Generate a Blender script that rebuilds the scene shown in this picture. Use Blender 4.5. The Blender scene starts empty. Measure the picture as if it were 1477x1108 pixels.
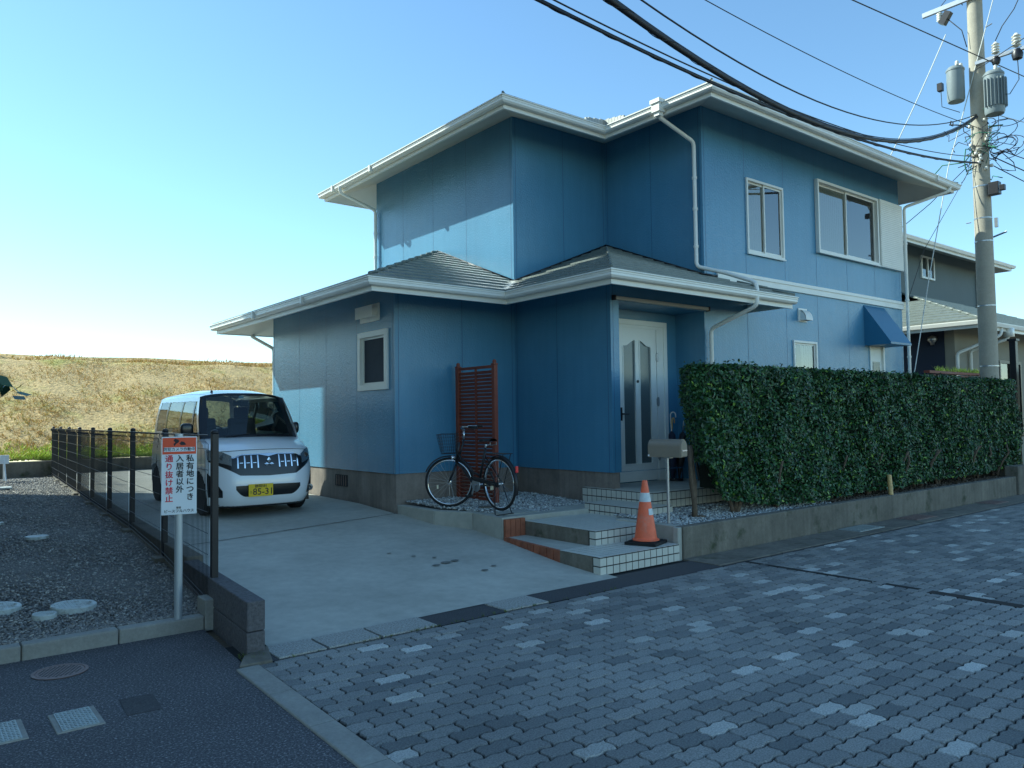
import bpy, math, random
import numpy as np
from mathutils import Vector, Matrix, Euler

# ------------------------------------------------------------------ camera, sky, sun, exposure
S = bpy.context.scene
COL = S.collection
YAW, PITCH, ROLL = math.radians(51.405), math.radians(2.521), math.radians(-0.752)
cam_d = bpy.data.cameras.new("camera"); cam = bpy.data.objects.new("camera", cam_d); COL.objects.link(cam)
fw = Vector((math.cos(PITCH)*math.cos(YAW), math.cos(PITCH)*math.sin(YAW), math.sin(PITCH)))
rt = Vector((math.sin(YAW), -math.cos(YAW), 0)); up = rt.cross(fw)
r2 = rt*math.cos(ROLL) + up*math.sin(ROLL); u2 = up*math.cos(ROLL) - rt*math.sin(ROLL)
mm = Matrix((r2, u2, -fw)).transposed().to_4x4(); mm.translation = Vector((0, 0, 1.62))
cam.matrix_world = mm
cam_d.sensor_width = 36; cam_d.lens = 36*1117.5/1477; cam_d.clip_start = 0.05; cam_d.clip_end = 2000
S.camera = cam

SUN = Vector((-0.92, 1.26, 1.25)).normalized()
W = bpy.data.worlds.new("World"); S.world = W; W.use_nodes = True
nt = W.node_tree; bg = nt.nodes["Background"]
sky = nt.nodes.new("ShaderNodeTexSky"); sky.sky_type = 'NISHITA'; sky.sun_disc = False
sky.sun_elevation = math.asin(SUN.z); sky.sun_rotation = math.atan2(SUN.x, SUN.y)
sky.air_density = 1.0; sky.dust_density = 0.05; sky.ozone_density = 1.8
nt.links.new(sky.outputs[0], bg.inputs[0]); bg.inputs[1].default_value = 0.15
sl = bpy.data.lights.new("sun", 'SUN'); sl.energy = 5.0; sl.angle = math.radians(0.5); sl.color = (1.0, 0.93, 0.82)
so = bpy.data.objects.new("sun", sl); COL.objects.link(so); so.rotation_euler = SUN.to_track_quat('Z', 'Y').to_euler()
so.location = (-20, 30, 40)
S.view_settings.view_transform = 'Standard'; S.view_settings.look = 'None'
S.view_settings.exposure = 0.66; S.view_settings.gamma = 1
S.view_settings.use_white_balance = True; S.view_settings.white_balance_temperature = 5750; S.view_settings.white_balance_tint = -7
S.render.engine = 'CYCLES'
S.cycles.max_bounces = 8; S.cycles.transparent_max_bounces = 12; S.cycles.use_denoising = True
S.cycles.caustics_reflective = False; S.cycles.caustics_refractive = False

rnd = random.Random(7)
nrg = np.random.default_rng(11)

# ------------------------------------------------------------------ materials
def L(r, g, b):
    f = lambda c: ((c/255+0.055)/1.055)**2.4 if c > 10 else c/255/12.92
    return (f(r), f(g), f(b), 1)

def mat(name, c, rough=.6, metal=0., streak=0, noise=None, bump=None, spec=.5, coat=0., c2=None, island=None, alpha=None, noise2=None, emit=None):
    """noise=(scale, amount, [detail]) tone variation; bump=(scale, strength, dist); c2 second colour for a mask; island=[(pos,colour)..]"""
    m = bpy.data.materials.new(name); m.use_nodes = True
    n = m.node_tree; p = n.nodes["Principled BSDF"]
    if len(c) == 3: c = (*c, 1)
    p.inputs["Base Color"].default_value = c
    p.inputs["Roughness"].default_value = rough; p.inputs["Metallic"].default_value = metal
    p.inputs["Specular IOR Level"].default_value = spec
    p.inputs["Coat Weight"].default_value = coat; p.inputs["Coat Roughness"].default_value = .05
    tc = n.nodes.new("ShaderNodeTexCoord")
    col = None
    def rgb(cc):
        r = n.nodes.new("ShaderNodeRGB"); r.outputs[0].default_value = (*cc[:3], 1); return r.outputs[0]
    def tex(sc, det=6, ro=.6, typ='noise', dist=0):
        t = n.nodes.new("ShaderNodeTexNoise"); t.inputs["Scale"].default_value = sc
        t.inputs["Detail"].default_value = det; t.inputs["Roughness"].default_value = ro
        t.inputs["Distortion"].default_value = dist
        n.links.new(tc.outputs["Object"], t.inputs["Vector"]); return t.outputs["Fac"]
    def ramp(src, a, b, ca=None, cb=None):
        r = n.nodes.new("ShaderNodeMapRange"); r.inputs[1].default_value = a; r.inputs[2].default_value = b
        n.links.new(src, r.inputs[0]); return r.outputs[0]
    def mix(fac, a, b, mode='MIX'):
        x = n.nodes.new("ShaderNodeMix"); x.data_type = 'RGBA'; x.blend_type = mode
        if isinstance(fac, float): x.inputs[0].default_value = fac
        else: n.links.new(fac, x.inputs[0])
        n.links.new(a, x.inputs[6]); n.links.new(b, x.inputs[7]); return x.outputs[2]
    if island:
        g = n.nodes.new("ShaderNodeNewGeometry"); r = n.nodes.new("ShaderNodeValToRGB")
        n.links.new(g.outputs["Random Per Island"], r.inputs[0])
        e = r.color_ramp.elements
        e[0].position, e[0].color = island[0][0], (*island[0][1][:3], 1)
        e[1].position, e[1].color = island[1][0], (*island[1][1][:3], 1)
        for pos, cc in island[2:]:
            k = e.new(pos); k.color = (*cc[:3], 1)
        col = r.outputs[0]
    if c2:
        cc2, sc, lo, hi = c2
        col = mix(ramp(tex(sc, 8, .65), lo, hi), col or rgb(c), rgb(cc2))
    for nz in (noise, noise2):
        if nz:
            sc, am = nz[:2]
            f = ramp(tex(sc, nz[2] if len(nz) > 2 else 6, .65), .3, .7)
            col = mix(f, mix(1.0, col or rgb(c), rgb([1-am]*3), 'MULTIPLY'), mix(1.0, col or rgb(c), rgb([1+am]*3), 'MULTIPLY'))
    if streak:
        mp = n.nodes.new("ShaderNodeMapping"); mp.inputs["Scale"].default_value = (5, 5, .35); n.links.new(tc.outputs["Object"], mp.inputs[0])
        t = n.nodes.new("ShaderNodeTexNoise"); t.inputs["Scale"].default_value = 2.2; t.inputs["Detail"].default_value = 5; n.links.new(mp.outputs[0], t.inputs["Vector"])
        f = ramp(t.outputs["Fac"], .35, .7); b_ = col or rgb(c)
        col = mix(f, mix(1.0, b_, rgb([1-streak]*3), 'MULTIPLY'), mix(1.0, b_, rgb([1+streak]*3), 'MULTIPLY'))
    if col: n.links.new(col, p.inputs["Base Color"])
    prev = None
    if bump:
        for sc, st, di in ([bump] if isinstance(bump[0], (int, float)) else bump):
            b = n.nodes.new("ShaderNodeBump"); b.inputs["Strength"].default_value = st; b.inputs["Distance"].default_value = di
            n.links.new(tex(sc, 4, .55), b.inputs["Height"])
            if prev: n.links.new(prev, b.inputs["Normal"])
            prev = b.outputs[0]
        n.links.new(prev, p.inputs["Normal"])
    return m

def glass(name, tint=(.8, .9, .9), rough=.01, ior=1.55):
    m = bpy.data.materials.new(name); m.use_nodes = True; n = m.node_tree
    n.nodes.remove(n.nodes["Principled BSDF"]); out = n.nodes["Material Output"]
    t = n.nodes.new("ShaderNodeBsdfTransparent"); t.inputs[0].default_value = (*tint, 1)
    g = n.nodes.new("ShaderNodeBsdfGlossy"); g.inputs["Roughness"].default_value = rough
    f = n.nodes.new("ShaderNodeFresnel"); f.inputs[0].default_value = ior
    x = n.nodes.new("ShaderNodeMixShader"); n.links.new(f.outputs[0], x.inputs[0])
    n.links.new(t.outputs[0], x.inputs[1]); n.links.new(g.outputs[0], x.inputs[2]); n.links.new(x.outputs[0], out.inputs[0])
    return m

M = {}
M['siding'] = mat('siding', L(92, 140, 171), .27, spec=.65, streak=.03, noise=(.9, .06, 3), bump=[(38, .55, .010), (14, .12, .006)])
M['joint'] = mat('joint', L(48, 88, 122), .5)
M['found'] = mat('foundation', L(138, 128, 118), .85, streak=.14, noise=(3, .22), noise2=(30, .08), bump=(40, .3, .004))
M['trim'] = mat('white_trim', L(238, 236, 226), .35, noise=(3, .04))
M['soffit'] = mat('soffit', L(206, 202, 190), .6, noise=(2, .06))
M['gutter'] = mat('gutter_vinyl', L(242, 240, 230), .3, noise=(5, .05))
M['tile'] = mat('roof_tile', L(114, 120, 113), .42, noise=(9, .22), noise2=(60, .12), bump=(70, .35, .004))
M['ridge'] = mat('ridge_metal', L(176, 176, 168), .45, metal=.1, noise=(5, .1))
M['door'] = mat('door_white', L(236, 238, 232), .4, noise=(4, .03))
M['frost'] = mat('frosted_glass', L(98, 110, 112), .15, noise=(60, .12), bump=(150, .3, .002))
M['glass'] = glass('window_glass', (.82, .88, .86), ior=2.7)
M['curtain'] = mat('curtain', L(226, 222, 206), .9, bump=(25, .5, .02))
M['screen'] = mat('insect_screen', L(62, 68, 78), .8, noise=(3, .12))
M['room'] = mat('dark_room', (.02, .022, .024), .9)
M['awning'] = mat('awning_metal', L(62, 112, 146), .35)
M['chrome'] = mat('chrome', (.75, .76, .78), .12, metal=1)
M['steel'] = mat('steel', (.45, .46, .47), .35, metal=.9, noise=(20, .1))
M['blackm'] = mat('black_metal', L(30, 29, 32), .4, noise=(10, .1))
M['rubber'] = mat('rubber', L(28, 28, 29), .75, bump=(60, .2, .002))
M['concrete'] = mat('concrete', L(178, 176, 164), .85, noise=(.9, .17), noise2=(9, .10), bump=[(90, .25, .003), (6, .15, .01)])
M['concrete_d'] = mat('concrete_old', L(116, 110, 98), .9, streak=.14, noise=(2.2, .28), noise2=(25, .14), bump=[(50, .4, .006), (8, .2, .02)], c2=(L(66, 70, 50), 3, .55, .7))
M['curb'] = mat('curb_stone', L(150, 147, 138), .85, noise=(3, .15), noise2=(45, .12), bump=(80, .35, .004))
M['block'] = mat('rough_block', L(96, 93, 94), .9, noise=(40, .35), bump=[(45, .9, .012), (120, .5, .004)])
M['asphalt'] = mat('asphalt', L(80, 79, 82), .88, c2=(L(138, 136, 134), 70, .53, .62), noise=(1.1, .16), noise2=(95, .75, 3), bump=(150, .7, .006))
M['asphalt2'] = mat('asphalt_patch', L(70, 69, 70), .85, noise=(2, .1), noise2=(110, .6, 3), bump=(160, .5, .005))
M['granular'] = mat('granular_cover', L(160, 158, 150), .85, noise=(75, .45, 2), bump=(75, .8, .006))
M['ground'] = mat('soil', L(92, 82, 66), .95, noise=(3, .25), noise2=(50, .3), bump=(40, .5, .02))
M['gravelbase'] = mat('gravel_base', L(120, 117, 112), .95, noise=(60, .5, 3), noise2=(1.2, .1), bump=(60, 1, .03))
M['gravel'] = mat('grey_stones', L(120, 118, 112), .8, island=[(0, L(108, 106, 104)), (1, L(196, 190, 178)), (.5, L(136, 132, 126)), (.85, L(160, 153, 144))], bump=(60, .3, .004))
M['whitegravel'] = mat('white_stones', L(190, 190, 185), .7, island=[(0, L(128, 128, 126)), (1, L(236, 236, 230)), (.5, L(188, 188, 184))])
M['paver'] = mat('pavers', L(100, 100, 98), .8, noise=(110, .45, 3), noise2=(.5, .2),
    island=[(0, L(106, 107, 105)), (1, L(196, 194, 186)), (.25, L(126, 125, 121)), (.6, L(137, 136, 131)), (.91, L(148, 146, 140)), (.925, L(144, 142, 136)), (.945, L(172, 170, 162))], bump=(140, .5, .004))
M['paverfar'] = mat('pavers_far', L(128, 128, 124), .85, noise=(6, .2), noise2=(60, .3), bump=(30, .4, .01))
M['mortar'] = mat('sand_joint', L(26, 27, 26), .95, noise=(80, .3), c2=(L(60, 64, 38), 2, .6, .75))
M['tilewhite'] = mat('porch_tile', L(206, 204, 192), .45, noise=(6, .06), bump=(60, .1, .002))
M['grout'] = mat('grout', L(46, 42, 38), .9)
M['brick'] = mat('brick', L(150, 92, 66), .8, noise=(8, .25), bump=(60, .4, .004))
M['brown'] = mat('brown_timber', L(128, 68, 50), .55, noise=(6, .15), bump=(30, .2, .003))
M['bark'] = mat('bark', L(106, 92, 76), .9, noise=(20, .3), bump=(40, .8, .01))
M['leaf'] = mat('hedge_leaf', L(40, 70, 40), .42, island=[(0, L(28, 50, 33)), (1, L(150, 178, 66)), (.4, L(44, 76, 42)), (.8, L(64, 102, 50)), (.965, L(74, 108, 50)), (.98, L(128, 160, 56))], spec=.5)
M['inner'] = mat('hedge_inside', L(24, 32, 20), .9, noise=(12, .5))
M['grassbank'] = mat('bank_grass', L(190, 164, 112), .95, c2=(L(168, 160, 86), .55, .52, .68), noise=(1.6, .22), noise2=(14, .3), bump=[(8, .8, .08), (40, .6, .03)])
M['tuft'] = mat('grass_blades', L(170, 150, 90), .9, island=[(0, L(214, 178, 120)), (1, L(156, 162, 70)), (.65, L(200, 168, 108)), (.88, L(190, 176, 90))])
M['weed'] = mat('weed_blades', L(110, 140, 50), .8, island=[(0, L(168, 192, 76)), (1, L(222, 226, 112))])
M['weed2'] = mat('moss_weed', L(84, 100, 44), .85, island=[(0, L(70, 86, 40)), (1, L(120, 128, 60))])
M['carpaint'] = mat('white_car_paint', L(242, 243, 244), .22, coat=.8, spec=.5)
M['carblack'] = mat('car_black', L(22, 22, 24), .3, coat=.3)
M['carglass'] = glass('car_glass', (.60, .72, .70), ior=1.75)
M['darkglass'] = glass('privacy_glass', (.35, .4, .38))
M['lamp'] = mat('headlamp_lens', (.26, .28, .30), .15, metal=.7, coat=1)
M['seat'] = mat('car_seat', L(60, 62, 70), .8)
M['plate'] = mat('yellow_plate', L(232, 196, 20), .45)
M['ink'] = mat('black_ink', L(16, 18, 30), .5)
M['red'] = mat('red_ink', L(206, 40, 66), .5)
M['orange'] = mat('sign_orange', L(226, 84, 44), .45)
M['signwhite'] = mat('sign_white', L(232, 236, 238), .35)
M['pole'] = mat('sign_pole', L(186, 190, 192), .35, metal=.4)
M['cone'] = mat('cone_orange', L(236, 112, 74), .5, noise=(12, .1), c2=(L(214, 136, 112), 7, .5, .75))
M['conewhite'] = mat('cone_band', L(208, 214, 214), .4, noise=(14, .12))
M['mail'] = mat('mailbox_bronze', L(134, 124, 108), .5, metal=.1, noise=(8, .06))
M['upole'] = mat('pole_concrete', L(172, 164, 146), .85, noise=(2, .12), noise2=(30, .08), bump=(60, .2, .003))
M['tank'] = mat('transformer_grey', L(132, 140, 140), .45, noise=(4, .06))
M['porcelain'] = mat('porcelain', L(220, 216, 204), .25)
M['cable'] = mat('cable_black', L(34, 34, 38), .6)
M['guy'] = mat('guy_white', L(214, 214, 208), .5)
M['green_w'] = mat('green_wire', L(60, 120, 96), .6)
M['reflect'] = mat('red_reflector', L(226, 40, 48), .25, coat=.5)
M['amber'] = mat('white_reflector', L(236, 226, 196), .25, coat=.5)
M['navy'] = mat('navy_cloth', L(34, 40, 62), .7)
M['teal'] = mat('dark_cover', L(40, 62, 64), .75)
M['beigewall'] = mat('beige_wall', L(150, 146, 132), .85, noise=(1.5, .06), bump=(40, .3, .004))
M['greywall'] = mat('grey_wall', L(96, 108, 110), .7, noise=(1.5, .06), bump=(40, .3, .004))
M['navywall'] = mat('navy_wall', L(40, 48, 66), .7, noise=(2, .06), bump=(40, .3, .004))
M['plaster'] = mat('plaster', L(176, 170, 158), .8, noise=(1, .06))
M['yellow'] = mat('yellow_pipe', L(208, 172, 108), .5, noise=(10, .1))
M['iron'] = mat('cast_iron', L(128, 108, 100), .6, metal=.3, noise=(30, .2), bump=(60, .3, .002))
M['covermetal'] = mat('meter_cover', L(158, 164, 160), .5, metal=.3, noise=(20, .15))
M['lid'] = mat('plastic_lid', L(188, 193, 188), .6, noise=(9, .14), noise2=(50, .1), c2=(L(140, 138, 126), 14, .52, .66))

# ------------------------------------------------------------------ helpers
ORG = {}
class MB:
    def __init__(s): s.v = []; s.f = []; s.m = []; s.cur = 0
    def add(s, vs, fs):
        b = len(s.v); s.v += [tuple(p) for p in vs]
        for f in fs: s.f.append([b+i for i in f]); s.m.append(s.cur)
    def box(s, x0, x1, y0, y1, z0, z1):
        s.add([(x, y, z) for z in (z0, z1) for y in (y0, y1) for x in (x0, x1)],
              [(0, 2, 3, 1), (4, 5, 7, 6), (0, 1, 5, 4), (2, 6, 7, 3), (0, 4, 6, 2), (1, 3, 7, 5)]); return s
    def obox(s, c, d, R):   # centre, half sizes, rotation matrix
        vs = [Vector(c) + R @ Vector((x*d[0], y*d[1], z*d[2])) for z in (-1, 1) for y in (-1, 1) for x in (-1, 1)]
        s.add(vs, [(0, 2, 3, 1), (4, 5, 7, 6), (0, 1, 5, 4), (2, 6, 7, 3), (0, 4, 6, 2), (1, 3, 7, 5)]); return s
    def quad(s, *p): s.add(p, [tuple(range(len(p)))]); return s
    def prism(s, pts, z0, z1):   # pts ccw in xy
        n = len(pts)
        za = z0 if callable(z0) else (lambda x, y: z0); zb = z1 if callable(z1) else (lambda x, y: z1)
        s.add([(x, y, za(x, y)) for x, y in pts] + [(x, y, zb(x, y)) for x, y in pts],
              [tuple(range(n-1, -1, -1)), tuple(range(n, 2*n))] + [(i, (i+1) % n, n+(i+1) % n, n+i) for i in range(n)]); return s
    def tube(s, pts, r, seg=8, caps=True):
        pts = [Vector(p) for p in pts]; n = len(pts)
        rr = r if isinstance(r, (list, tuple)) else [r]*n
        t0 = (pts[1]-pts[0]).normalized()
        a = t0.cross(Vector((0, 0, 1)));
        if a.length < .1: a = t0.cross(Vector((1, 0, 0)))
        a.normalize(); vs = []
        for i, p in enumerate(pts):
            t = (pts[min(i+1, n-1)]-pts[max(i-1, 0)])
            if t.length < 1e-9: t = t0
            t.normalize(); a = (a - t*a.dot(t)).normalized(); b = t.cross(a)
            for k in range(seg):
                w = 2*math.pi*k/seg; vs.append(p + (a*math.cos(w)+b*math.sin(w))*rr[i])
        fs = [(i*seg+k, i*seg+(k+1) % seg, (i+1)*seg+(k+1) % seg, (i+1)*seg+k) for i in range(n-1) for k in range(seg)]
        if caps: fs += [tuple(range(seg-1, -1, -1)), tuple(range((n-1)*seg, n*seg))]
        s.add(vs, fs); return s
    def lathe(s, prof, seg=24, c=(0, 0, 0), R=None):
        vs = []
        for r, z in prof:
            for k in range(seg):
                w = 2*math.pi*k/seg; p = Vector((r*math.cos(w), r*math.sin(w), z))
                vs.append((R @ p if R else p) + Vector(c))
        n = len(prof)
        fs = [(i*seg+k, i*seg+(k+1) % seg, (i+1)*seg+(k+1) % seg, (i+1)*seg+k) for i in range(n-1) for k in range(seg)]
        fs += [tuple(range(seg-1, -1, -1)), tuple(range((n-1)*seg, n*seg))]
        s.add(vs, fs); return s
    def torus(s, c, R0, r, axis='x', seg=40, k=8, sq=1.0):
        vs = []
        for i in range(seg):
            w = 2*math.pi*i/seg
            for j in range(k):
                q = 2*math.pi*j/k; rad = R0+r*math.cos(q); h = r*sq*math.sin(q)
                p = (h, rad*math.cos(w), rad*math.sin(w)) if axis == 'x' else (rad*math.cos(w), rad*math.sin(w), h)
                vs.append((p[0]+c[0], p[1]+c[1], p[2]+c[2]))
        s.add(vs, [(i*k+j, ((i+1) % seg)*k+j, ((i+1) % seg)*k+(j+1) % k, i*k+(j+1) % k) for i in range(seg) for j in range(k)]); return s
    def grid(s, fn, nu, nv, flip=False):
        vs = [fn(i/nu, j/nv) for j in range(nv+1) for i in range(nu+1)]
        fs = [(j*(nu+1)+i, j*(nu+1)+i+1, (j+1)*(nu+1)+i+1, (j+1)*(nu+1)+i) for j in range(nv) for i in range(nu)]
        if flip: fs = [f[::-1] for f in fs]
        s.add(vs, fs); return s
    def sweep(s, path, prof, closed=False):
        """prof [(offset, z)] closed polygon, swept along a mitred offset of the 2-D path (outward = right of travel)"""
        n = len(path); k = len(prof); rows = []
        for i in range(n):
            p = Vector(path[i])
            a = (p-Vector(path[i-1])).normalized() if (closed or i > 0) else None
            b = (Vector(path[(i+1) % n])-p).normalized() if (closed or i < n-1) else None
            a = a or b; b = b or a
            na = Vector((a.y, -a.x)); nb = Vector((b.y, -b.x)); mt = (na+nb)/(1+na.dot(nb))
            rows.append([(p.x+mt.x*o, p.y+mt.y*o, z) for o, z in prof])
        vs = [q for r in rows for q in r]; fs = []
        for i in range(n if closed else n-1):
            j = (i+1) % n
            fs += [(i*k+m, j*k+m, j*k+(m+1) % k, i*k+(m+1) % k) for m in range(k)]
        if not closed: fs += [tuple(range(k-1, -1, -1)), tuple(range((n-1)*k, n*k))]
        s.add(vs, fs); return s
    def build(s, name, mats, parent=None, smooth=False, bevel=0, label=None, org=None, auto=None):
        mats = mats if isinstance(mats, (list, tuple)) else [mats]
        if parent is not None: o0 = ORG.get(parent.name, (0, 0, 0))
        else: o0 = org or (0, 0, 0)
        me = bpy.data.meshes.new(name)
        me.from_pydata([(x-o0[0], y-o0[1], z-o0[2]) for x, y, z in s.v], [], s.f)
        for x in mats: me.materials.append(M[x] if isinstance(x, str) else x)
        me.polygons.foreach_set("material_index", s.m)
        if smooth: me.polygons.foreach_set("use_smooth", [True]*len(s.f))
        me.update()
        o = bpy.data.objects.new(name, me); COL.objects.link(o)
        if parent is not None: o.parent = parent; ORG[o.name] = o0
        else: o.location = o0; ORG[o.name] = o0
        if bevel:
            b = o.modifiers.new("bevel", 'BEVEL'); b.width = bevel; b.segments = 2; b.limit_method = 'ANGLE'; b.angle_limit = .6
        if smooth and auto is not None:
            me.set_sharp_from_angle(angle=math.radians(auto))
        if label: o['label'] = label
        return o

def tag(o, label=None, cat=None, group=None, kind=None):
    if label: o['label'] = label
    if cat: o['category'] = cat
    if group: o['group'] = group
    if kind: o['kind'] = kind
    return o
def thing(name, loc, label, cat, group=None, rz=0, local=False):
    o = bpy.data.objects.new(name, None); COL.objects.link(o); o.empty_display_size = .1
    o.location = loc; o.rotation_euler = (0, 0, rz); ORG[o.name] = (0, 0, 0) if local else tuple(loc)
    return tag(o, label, cat, group)
def struct(mb, name, mats, **k):
    return tag(mb.build(name, mats, **k), kind='structure')
def copy_tree(o, parent=None):
    c = o.copy(); COL.objects.link(c)
    if parent is not None: c.parent = parent
    for ch in list(o.children): copy_tree(ch, c)
    return c
def npmesh(name, V, F, mats, parent=None, smooth=False):
    """V (n,3), F (m,k) numpy"""
    o0 = ORG.get(parent.name, (0, 0, 0)) if parent else (0, 0, 0)
    V = np.asarray(V, np.float32) - np.array(o0, np.float32)
    me = bpy.data.meshes.new(name); m, k = F.shape
    me.vertices.add(len(V)); me.vertices.foreach_set("co", V.ravel())
    me.loops.add(m*k); me.loops.foreach_set("vertex_index", F.astype(np.int32).ravel())
    me.polygons.add(m); me.polygons.foreach_set("loop_start", np.arange(0, m*k, k, dtype=np.int32))
    me.polygons.foreach_set("loop_total", np.full(m, k, np.int32))
    if smooth: me.polygons.foreach_set("use_smooth", np.ones(m, bool))
    me.update(calc_edges=True); me.validate()
    me.materials.append(M[mats])
    o = bpy.data.objects.new(name, me); COL.objects.link(o)
    if parent: o.parent = parent; ORG[o.name] = o0
    return o
def stones(name, pts, sizes, material, parent=None):
    n = len(pts); pts = np.asarray(pts); sizes = np.asarray(sizes)
    base = np.array([(1, 0, 0), (-1, 0, 0), (0, 1, 0), (0, -1, 0), (0, 0, 1), (0, 0, -1)], float)
    F0 = np.array([(0, 2, 4), (2, 1, 4), (1, 3, 4), (3, 0, 4), (2, 0, 5), (1, 2, 5), (3, 1, 5), (0, 3, 5)])
    # chamfered octahedron: cube-ish with jitter
    base = np.array([(x, y, z) for z in (-1, 1) for y in (-1, 1) for x in (-1, 1)], float)*.62
    F0 = np.array([(0, 2, 3, 1), (4, 5, 7, 6), (0, 1, 5, 4), (2, 6, 7, 3), (0, 4, 6, 2), (1, 3, 7, 5)])
    V = base[None]+nrg.normal(size=(n, 8, 3))*.2
    V *= (np.stack([nrg.uniform(.7, 1.3, n), nrg.uniform(.6, 1.1, n), nrg.uniform(.45, .8, n)], 1)*sizes[:, None])[:, None, :]
    a = nrg.uniform(0, 2*np.pi, n); b = nrg.normal(0, .35, n); ca, sa, cb, sb = np.cos(a), np.sin(a), np.cos(b), np.sin(b)
    y = V[..., 1]*cb[:, None]-V[..., 2]*sb[:, None]; z = V[..., 1]*sb[:, None]+V[..., 2]*cb[:, None]; x = V[..., 0]
    V = np.stack([x*ca[:, None]-y*sa[:, None], x*sa[:, None]+y*ca[:, None], z], -1)+pts[:, None, :]
    F = F0[None]+(np.arange(n)*8)[:, None, None]
    return npmesh(name, V.reshape(-1, 3), F.reshape(-1, 4), material, parent)
def blades(name, pts, h, wdt, material, parent=None, spread=.6, per=4):
    pts = np.repeat(np.asarray(pts), per, 0); n = len(pts); h = np.repeat(h, per)*nrg.uniform(.5, 1.2, n)
    a = nrg.uniform(0, 2*np.pi, n); d = np.stack([np.cos(a), np.sin(a), np.zeros(n)], 1)
    lean = nrg.uniform(.1, spread, n); a2 = nrg.uniform(0, 2*np.pi, n)
    tip = pts+np.stack([np.cos(a2)*lean*h, np.sin(a2)*lean*h, h], 1)
    V = np.stack([pts-d*wdt, pts+d*wdt, tip], 1); F = np.arange(3*n).reshape(n, 3)
    return npmesh(name, V.reshape(-1, 3), F, material, parent)
def text_into(mb, txt, size, place, depth=.0015, bold=0.0, align='CENTER'):
    """adds the glyphs; place maps local (x right, y up, z out) to the target frame"""
    cu = bpy.data.curves.new("t", 'FONT'); cu.body = txt; cu.size = size; cu.extrude = depth/2
    cu.align_x = align; cu.align_y = 'CENTER'; cu.resolution_u = 3
    ob = bpy.data.objects.new("t", cu); COL.objects.link(ob)
    dg = bpy.context.evaluated_depsgraph_get(); dg.update()
    me = bpy.data.meshes.new_from_object(ob.evaluated_get(dg))
    sh = [(0, 0, 0)] if bold <= 0 else [(-bold/2, 0, 0), (bold/2, 0, .00012), (0, bold/2, .00024), (0, -bold/2, .00036)]
    for dx, dy, dz in sh: mb.add([place(v.co.x+dx, v.co.y+dy, v.co.z+dz) for v in me.vertices], [tuple(p.vertices) for p in me.polygons])
    bpy.data.objects.remove(ob); bpy.data.curves.remove(cu); bpy.data.meshes.remove(me)

# ------------------------------------------------------------------ house dimensions
X1, X2, X3, X4 = 5.62, 7.842, 9.978, 16.64
Y1, Y3, Y4 = 9.736, 7.59, 14.30
FZ = .86
def drive_z(y): return float(np.interp(y, [5.2, 5.55, 9.74, 10.8, 12.5, 30], [0, .0, .285, .345, .365, .365]))
def grav_z(y): return float(np.interp(y, [6.3, 6.6, 8.5, 10.5, 30], [.10, .12, .24, .30, .33]))

# ================================================================== GROUND
g = MB(); g.grid(lambda u, v: (-150+400*u, -150+176*v, -.03), 8, 8); struct(g, 'ground', 'ground')
# road paving: real interlocking blocks near, sheet under them
g = MB(); g.quad((1.72, -6, -.012), (26, -6, -.012), (26, 5.75, -.012), (1.72, 5.75, -.012)); struct(g, 'paving_bed', 'mortar')
g = MB(); g.quad((19.6, -6, -.002), (60, -6, -.002), (60, 5.7, -.002), (19.6, 5.7, -.002)); struct(g, 'road', 'paverfar')
def paver_mesh():
    PX, PY, A, LEAN = .2250, .1120, .0085, .018; gap = .0110; verts = []; faces = []
    row = 0; y = -2.544
    while y < 5.155:
        off = (row % 2)*PX/2
        for i in range(int((1.4-off)/PX), 80):
            x0 = i*PX+off
            kx = 1.845-.028*(5.13-y)+.085
            if x0+PX < kx+.03 or x0 > 19.4: continue
            if y < .26*x0-2.6: continue
            far = x0 > 9
            nl, ne = (6, 2) if far else (10, 4)
            dz = rnd.gauss(0, .0012); tx = rnd.gauss(0, .005); ty = rnd.gauss(0, .007)
            w0 = lambda x: A*math.sin(4*math.pi*(x-x0-.004)/PX)
            se = lambda v: LEAN*(v-.5)+.009*math.sin(2*math.pi*v)
            ring = []
            for k in range(nl): x = x0-LEAN/2+k/nl*PX; ring.append((x, y+w0(x)))
            for k in range(ne): v = k/ne; ring.append((x0+PX+se(v), y+w0(x0-LEAN/2)*(1-v)+w0(x0+LEAN/2)*v+v*PY))
            for k in range(nl): x = x0+LEAN/2+(1-k/nl)*PX; ring.append((x, y+PY+w0(x)))
            for k in range(ne): v = 1-k/ne; ring.append((x0+se(v), y+w0(x0-LEAN/2)*(1-v)+w0(x0+LEAN/2)*v+v*PY))
            ring = [(max(px_, kx), min(py_, 5.165)) for px_, py_ in ring]
            cx, cy = (max(x0, kx)+x0+PX)/2, y+PY/2
            def sh(p, d):
                dx, dy = p[0]-cx, p[1]-cy
                return (cx+dx*(1-d/(PX/2)), cy+dy*(1-d/(PY/2)))
            n = len(ring); b = len(verts)
            for d, z in ((gap*.5, -.013), (gap*.5+.0005, -.006), (gap*.5+.0045, 0)):
                for p in ring:
                    q = sh(p, d); verts.append((q[0], q[1], z+dz+(q[0]-cx)*tx+(q[1]-cy)*ty))
            for lv in range(2):
                for k in range(n):
                    faces.append((b+lv*n+k, b+lv*n+(k+1) % n, b+(lv+1)*n+(k+1) % n, b+(lv+1)*n+k))
            faces.append(tuple(range(b+2*n, b+3*n)))
        y += PY; row += 1
    m = MB(); m.v = verts; m.f = faces; m.m = [0]*len(faces); return m
struct(paver_mesh(), 'road_paving', 'paver')
g = MB(); g.quad((1.75, -6, -.004), (19.5, -6, -.004), (19.5, 2.35, -.004), (1.78, -2.4, -.004)); struct(g, 'road', 'paverfar')
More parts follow.
